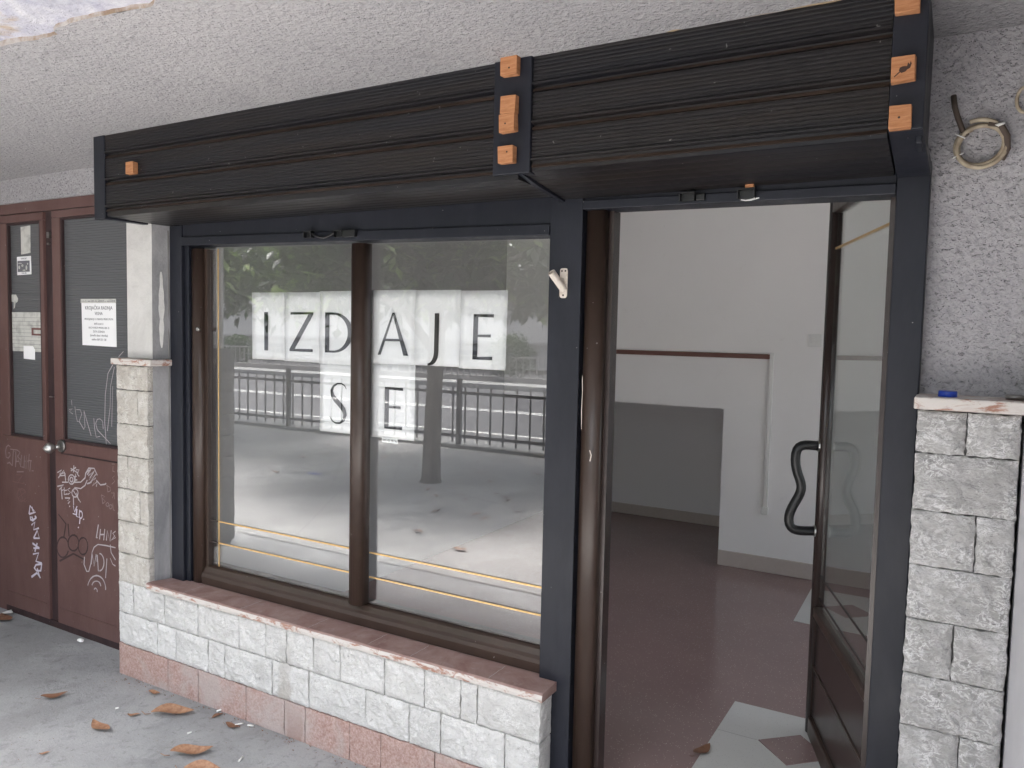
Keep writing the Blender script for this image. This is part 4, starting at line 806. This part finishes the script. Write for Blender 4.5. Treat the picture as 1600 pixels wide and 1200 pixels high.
root = thing("cable_trunking", "vertical white cable trunking ending in a socket box on the interior wall", "cable trunking", (2.0, BY, .5))
MB().box(1.992, 2.016, BY-.016, BY-.0005, .53, 1.505).build("duct", "white_plastic", root, bevel=.002)
MB().box(1.978, 2.022, BY-.024, BY-.0005, .482, .5295).build("socket_box", "white_plastic", root, bevel=.004)
r = thing("light_switch", "white light switch on the interior wall near the open door", "light switch", (2.25, BY, 1.59))
MB().box(2.212, 2.290, BY-.009, BY-.0005, 1.552, 1.632).build("plate", "white_plastic", r, bevel=.003)
MB().box(2.232, 2.250, BY-.013, BY-.0095, 1.572, 1.612).build("rocker", "white_plastic", r, bevel=.002); MB().box(2.252, 2.270, BY-.013, BY-.0095, 1.572, 1.612).build("rocker", "white_plastic", r, bevel=.002)
o = MB().box(-.05, .06, .2005, 4.1, -.05, 2.7).build("interior_side_wall", "dimmed_paint"); tag(o, "interior side wall behind the left of the shop window, shade put into its grey", "wall")
b = MB(); b.box(3.4, 3.5, .26, .6, -.05, 2.7); b.box(3.4, 3.5, 2.6, 4.1, -.05, 2.7); b.box(3.4, 3.5, .6, 2.6, -.05, .5); b.box(3.4, 3.5, .6, 2.6, 2.3, 2.7)  # unseen opening left in this wall, added to brighten the room
o = b.build("interior_side_wall", "interior_paint"); tag(o, "white interior side wall with an unseen opening added to let in daylight", "wall")
b = MB(); b.box(-.42, 3.5, .26, 4.1, 2.6, 2.7); o = structure(b.build("ceiling", "interior_paint"))
b = MB(); b.box(-.3, 0.0, .105, .2, 0, 2.6); b.box(0, 1.97, .105, .2, FZ, .455); b.box(2.93, 3.4, .251, .30, FZ, 2.6); b.box(0, 1.95, .12, .25, 2.0, 2.049); b.box(-.3, 1.95, .251, .3, 2.05, 2.6); b.box(1.95, 3.4, .251, .3, 2.18, 2.6)
o = b.build("inner_front_wall", "dimmed_paint"); tag(o, "inner side of the shop front wall below the window, shade put into its grey", "wall")

# ------------------------------------------------------------------ litter on the pavement
def leafmesh(L, Wd, curl, seed):
    q = random.Random(seed); b = MB(); vs = []; n_ = 10
    for i in range(n_+1):
        t = i/n_; w_ = Wd*math.sin(math.pi*min(1, t*.97+.02))**.8*(1-.25*t); x = L*(t-.5)
        zc = .012+curl*(t-.5)**2*L*2+.004*math.sin(t*7+seed)
        for sgn in (-1, -.5, 0, .5, 1):
            vs.append((x, sgn*w_/2+.006*math.sin(t*4+seed), zc+abs(sgn)*w_*(.22+.14*math.sin(seed+t*3))*(1 if sgn > 0 else .6)-.003))
    b.add(vs, [(i*5+j, i*5+j+1, (i+1)*5+j+1, (i+1)*5+j) for i in range(n_) for j in range(4)], True)
    b.tube([(-L*.5, .0, .010), (-L*.62, .004*q.uniform(-1, 1), .012), (-L*.72, .01, .016)], .0013, 5)
    return b
LG = "dry fallen leaves on the pavement"
protos = []
def fallen(x, y, L, rz, kind, label, z=0.0, group=LG, mt=None):
    key = (kind, mt); me = None
    for k, o_ in protos:
        if k == key: me = o_
    if me is None:
        o = leafmesh(.14, .060, .06+.10*(kind % 3), kind*1.7+.3).build("dry_leaf", mt or ("dry_leaf" if kind % 2 == 0 else "dry_leaf_dark")); protos.append((key, o))
    else:
        o = me.copy(); COL.objects.link(o)
    s = L/.14; o.scale = (s, s, s); o.location = (x, y, z+.001); o.rotation_euler = (0, 0, R(rz)); tag(o, label, "leaf", group); return o
fallen(.289, -.214, .17, 40, 0, "largest curled orange leaf near the pink base tiles")
fallen(.151, -.435, .12, -8, 2, "broad flat tan leaf alone on the grey pavement")
fallen(-.265, -.38, .10, 62, 1, "thin brown leaf nearest the maroon double door")
fallen(.607, -.369, .15, 48, 4, "long thin orange leaf lying left of the photo's bottom edge")
fallen(.752, -.428, .16, 25, 0, "orange leaf cut off by the bottom edge of the photo")
fallen(.159, -.30, .05, 30, 2, "tiny tan leaf piece beside the largest curled leaf")
fallen(.449, -.125, .05, 80, 3, "small dark leaf crumb against the base tiles")
fallen(.570, -.150, .07, 10, 1, "brown leaf beside the cigarette butts at the base tiles")
fallen(.06, -.135, .06, 20, 4, "small leaf at the foot of the left base tiles")
fallen(.93, -.30, .05, 20, 3, "small dark leaf fragment near the bottom of the photo")
fallen(.143, -.65, .035, 50, 2, "tiny leaf bit far from the wall on bare pavement")
fallen(2.288, .467, .10, 75, 1, "brown leaf standing on the white floor inlay indoors", FZ+.003, "dry leaf on the shop floor")
k = 0
for x, y in ((-.68, -4.04), (-.95, -3.75), (-1.1, -3.9), (-.3, -3.6), (-1.25, -3.7), (-.55, -3.3), (-.15, -3.85), (-.05, -2.31), (-.62, -2.55), (-2.4, -4.9), (-3.1, -5.2), (-1.2, -4.6), (-2.9, -4.3), (-3.6, -5.8), (-1.0, -5.3), (-.5, -4.9), (-1.5, -3.9), (-1.35, -4.1), (-.85, -4.15), (-.6, -3.95), (-1.9, -3.6), (-2.2, -4.0), (-.4, -3.2), (-.9, -3.2), (-3.9, -4.6), (-4.4, -5.6), (-2.0, -5.6), (-1.6, -5.0), (-.2, -4.4), (-3.4, -3.7)):
    fallen(x, y, rnd.uniform(.08, .13), rnd.uniform(0, 360), k % 5, "dry leaf under the tree seen only in the window's reflection", z=.007 if y < -1.78 else 0, group="dry leaves under the tree"); k += 1
def butt(x, y, rz, L, label, mt="litter_white", rr=.0035):
    b = MB(); b.tube([(-L/2, 0, rr+.001), (L/2, 0, rr+.001)], rr, 8); o = b.build("cigarette_butt", mt, loc=Vector((x, y, .003))); o.rotation_euler = (0, 0, R(rz)); tag(o, label, "cigarette butt", "cigarette butts on the pavement"); return o
butt(.475-.05, -.09, 75, .03, "white cigarette butt closest to the base tiles"); butt(.583, -.128, 60, .032, "white cigarette butt lying next to the brown leaf"); butt(.630, -.112, 20, .025, "short white butt right of the brown leaf")
butt(.790, -.300, 110, .03, "white cigarette butt near the bottom edge of the photo"); butt(.475, -.277, 70, .016, "tiny white butt end on the open pavement"); butt(.055, -.304, 70, .014, "small white butt crumb left of the largest leaf")
butt(.41, -.62, 30, .05, "thin white straw paper far left at the bottom", rr=.002)
def scrap(x, y, s, label, mt, cat="litter", nm="litter_scrap"):
    q = random.Random(label); b = MB(); n_ = 7; vs = [(s*(.6+.5*q.random())*math.cos(2*math.pi*i/n_), s*.6*(.6+.5*q.random())*math.sin(2*math.pi*i/n_), .004+.012*q.random()) for i in range(n_)]
    b.add(vs+[(0, 0, .018)], [(i, (i+1) % n_, n_) for i in range(n_)]+[tuple(range(n_))[::-1]]); o = b.build(nm, mt, loc=Vector((x, y, .002))); tag(o, label, cat); return o
scrap(-1.43, .03, .05, "crumpled white tissue at the foot of the narrow maroon leaf", "litter_white", nm="tissue_scrap"); scrap(-1.36, -.02, .075, "reddish brown leaf litter lump below the white tissue", "dry_leaf_dark", nm="leaf_litter"); scrap(-.74, .02, .025, "small white scrap before the wide maroon leaf", "litter_white", nm="paper_scrap")
scrap(-3.05, -3.9, .12, "crushed blue paper cup on the plaza seen in the window", "blue_plastic", nm="paper_cup")
b = MB(); q = random.Random(9)
for i in range(170):
    x = q.uniform(-.25, 1.3); y = YS-.004-abs(q.gauss(0, .03)); s = q.uniform(.0015, .006); a = q.uniform(0, 6.3)
    b.add([(x, y, .003), (x+s*math.cos(a), y+s*math.sin(a), .004), (x+s*math.cos(a+2), y+s*math.sin(a+2), .006+s*.5)], [(0, 1, 2)])
for i in range(900):
    x = q.uniform(-1.6, 1.6); y = q.uniform(-1.3, -.1); s = q.uniform(.0010, .0032); a = q.uniform(0, 6.3)
    b.add([(x, y, .004), (x+s*math.cos(a), y+s*math.sin(a), .005), (x+s*math.cos(a+2), y+s*math.sin(a+2), .006+s*.5)], [(0, 1, 2)])
o = b.build("wall_foot_grit", "dry_leaf_dark"); o["kind"] = "stuff"

# ------------------------------------------------------------------ the street behind the camera (seen in the glass)
side = thing  # street things follow
r = bpy.data.objects["side_pier"]
b = MB(); 
for k in range(9):
    z0 = .02+.157*k
    rock(b, -1.58, -1.0, z0, z0+.157, -1.590, -1.62, 401+k, axis='x', res=.03); rock(b, -1.0, -.5, z0, z0+.157, -1.590, -1.62, 421+k, axis='x', res=.03); rock(b, -.5, .05, z0, z0+.157, -1.590, -1.62, 441+k, axis='x', res=.03)
    rock(b, -1.93, -1.592, z0, z0+.157, -1.59, -1.56, 461+k, res=.03)
b.build("stone_facing", "shaded_stone", r); MB().box(-1.92, -1.605, -1.57, .3, 0, 1.435).build("mortar_core", "mortar", r)

root = thing("street_fence", "low dark metal railing along the street kerb", "fence", (-3, -6.6, 0))
for i in range(-4, 3):
    MB().box(-2.87+3.23*i-.03, -2.87+3.23*i+.03, -6.53, -6.47, 0, .96).build("post", "fence_paint", root, bevel=.004)
for z in (.17, .765): MB().box(-16, 4, -6.514, -6.486, z-.02, z+.02).build("rail", "fence_paint", root)
pm = None
for i in range(96):
    x = -15.7+.202*i
    if abs(((x+2.87) % 3.23)) < .09 or abs(((x+2.87) % 3.23)-3.23) < .09: continue
    if pm is None: pm = MB().box(-.009, .009, -.0095, .0095, .08, .865).build("picket", "fence_paint", root, Vector((x+3, .1, 0)))
    else:
        c = pm.copy(); COL.objects.link(c); c.parent = root; c.location = Vector((x+3, .1, 0))

def tree(x, y, h, seed, label, cr, crz, nleaf, lean):
    q = random.Random(seed); r = thing("tree", label, "tree", (x, y, 0), "trees along the plaza")
    b = MB(); b.tube([(0, 0, -.05), (.01, 0, .05), (lean*.3, 0, .7), (lean, 0, 1.45), (lean*1.3, .05, 2.3), (lean*1.4, .1, h*.9)], [.14, .105, .085, .085, .06, .02], 12)
    for k in range(9):
        a = k*2.4+seed; z0 = 1.35+.22*k; dx, dy = math.cos(a), math.sin(a); l = 1.3+.8*q.random()
        if k == 0: dx, dy, l = -1, .2, 1.2
        if k == 1: dx, dy, l = 1, -.1, 1.2
        b.tube([(lean, 0, z0), (lean+dx*.3*l, dy*.3*l, z0+.35*l), (lean+dx*.7*l, dy*.7*l, z0+.62*l), (lean+dx*l, dy*l, z0+.8*l)], [.06, .042, .028, .01], 8)
    b.build("trunk", "bark", r, (0, 0, 0))
    b = MB(); b.use("leaf_dark"); b.use("leaf_glint")
    cl = []
    for i in range(230):
        while True:
            p = Vector((q.uniform(-1, 1), q.uniform(-1, 1), q.uniform(-1, 1)))
            if .25 < p.length < 1: break
        z = crz+p.z*(h-crz)*.95
        if z < 2.05: z = 2.05+q.random()*.5
        cl.append((Vector((lean+p.x*cr, -.75+p.y*cr*.72, z)), q.uniform(.25, .5), q.random()))
    for i in range(nleaf):
        c, rr, tone = cl[i % len(cl)]
        d = Vector((q.gauss(0, 1), q.gauss(0, 1), q.gauss(0, 1))).normalized()*rr*q.random()**.4; p = c+d
        L = q.uniform(.14, .24); dirv = (d.normalized()*.6+Vector((q.uniform(-1, 1), q.uniform(-1, 1), q.uniform(-.7, .7)))).normalized(); sd_ = dirv.cross(Vector((q.uniform(-.4, .4), q.uniform(-.4, .4), 1))).normalized()*L*.2
        b.use("leaf_glint" if q.random() < .04+.34*tone**2 else "leaf_dark"); mid = p+dirv*L*.5+Vector((0, 0, .015))
        b.add([p, mid+sd_, p+dirv*L, mid-sd_], [(0, 1, 2, 3)])
    b.build("crown", None, r, (0, 0, 0)); return r
tree(-1.76, -4.3, 5.2, 3, "broadleaf tree on the plaza facing the shop window", 3.0, 2.7, 11000, .06)
tree(-6.6, -4.7, 5.5, 8, "broadleaf tree further left along the plaza", 3.0, 2.6, 10000, -.05)
tree(4.2, -5.0, 5.4, 15, "broadleaf tree on the plaza behind the viewer", 2.6, 2.9, 5000, .05)

root = thing("far_railing", "pale metal railing on a low wall across the road", "fence", (-12, -18.4, 0))
MB().box(-34, 8, -18.5, -18.3, 0, .22).build("base_wall", "far_wall", root)
for i in range(100): MB().box(-26+.24*i, -26+.24*i+.03, -18.42, -18.39, .22, .82).build("picket", "far_rail", root)
MB().box(-34, 8, -18.43, -18.38, .82, .86).build("rail", "far_rail", root)
root = thing("house", "long pale house with cream band and dark windows across the road", "house", (-14, -30, 0))
MB().box(-45, 6, -36, -27.0, 0, 1.10).build("lower_wall", "house_lower", root); MB().box(-45, 6, -36, -26.9, 1.10, 6.3).build("upper_wall", "house_wall", root)
MB().box(-45, 6, -26.9, -26.78, 1.08, 1.2).build("ledge", "house_trim", root); MB().box(-45, 6, -26.9, -26.82, 2.33, 2.42).build("ledge", "house_trim", root); MB().box(-46, 7, -36.5, -26.4, 6.3, 6.5).build("roof", "roof_felt", root)
for k in range(15):
    x = -40+3.0*k
    w_ = MB().box(x-.6, x+.6, -26.898, -26.84, 2.5, 3.9).build("window", "house_trim", root); MB().box(x-.52, x-.03, -26.839, -26.82, 2.58, 3.82).build("pane", "house_pane", w_); MB().box(x+.03, x+.52, -26.839, -26.82, 2.58, 3.82).build("pane", "house_pane", w_)
    w_ = MB().box(x-.6, x+.6, -26.998, -26.94, .22, .82).build("window", "house_trim", root); MB().box(x-.52, x+.52, -26.939, -26.92, .28, .76).build("pane", "house_pane", w_)
def bush(x, y, s, sd, label):
    q = random.Random(sd); r = thing("bush", label, "bush", (x, y, 0), "bushes across the road")
    b = MB(); b.tube([(0, 0, 0), (0, 0, s*.5)], [.06, .03], 6); b.build("stem", "bark", r, (0, 0, 0))
    b = MB()
    for i in range(900):
        d = Vector((q.gauss(0, 1), q.gauss(0, 1), q.gauss(0, 1))).normalized()*s*.5*q.random()**.35; p = Vector((d.x, d.y, max(.08, s*.55+d.z*1.1))); L = .16; a = Vector((q.uniform(-1, 1), q.uniform(-1, 1), q.uniform(-1, 1))).normalized(); u_ = a.orthogonal().normalized()*L*.3
        b.add([p, p+a*L*.5+u_, p+a*L, p+a*L*.5-u_], [(0, 1, 2, 3)])
    b.build("foliage", "leaf_dark", r, (0, 0, 0))
bush(-9.2, -18.9, 1.5, 4, "round dark bush behind the far railing"); bush(-22.0, -19.2, 1.2, 5, "smaller dark bush further along the far railing")
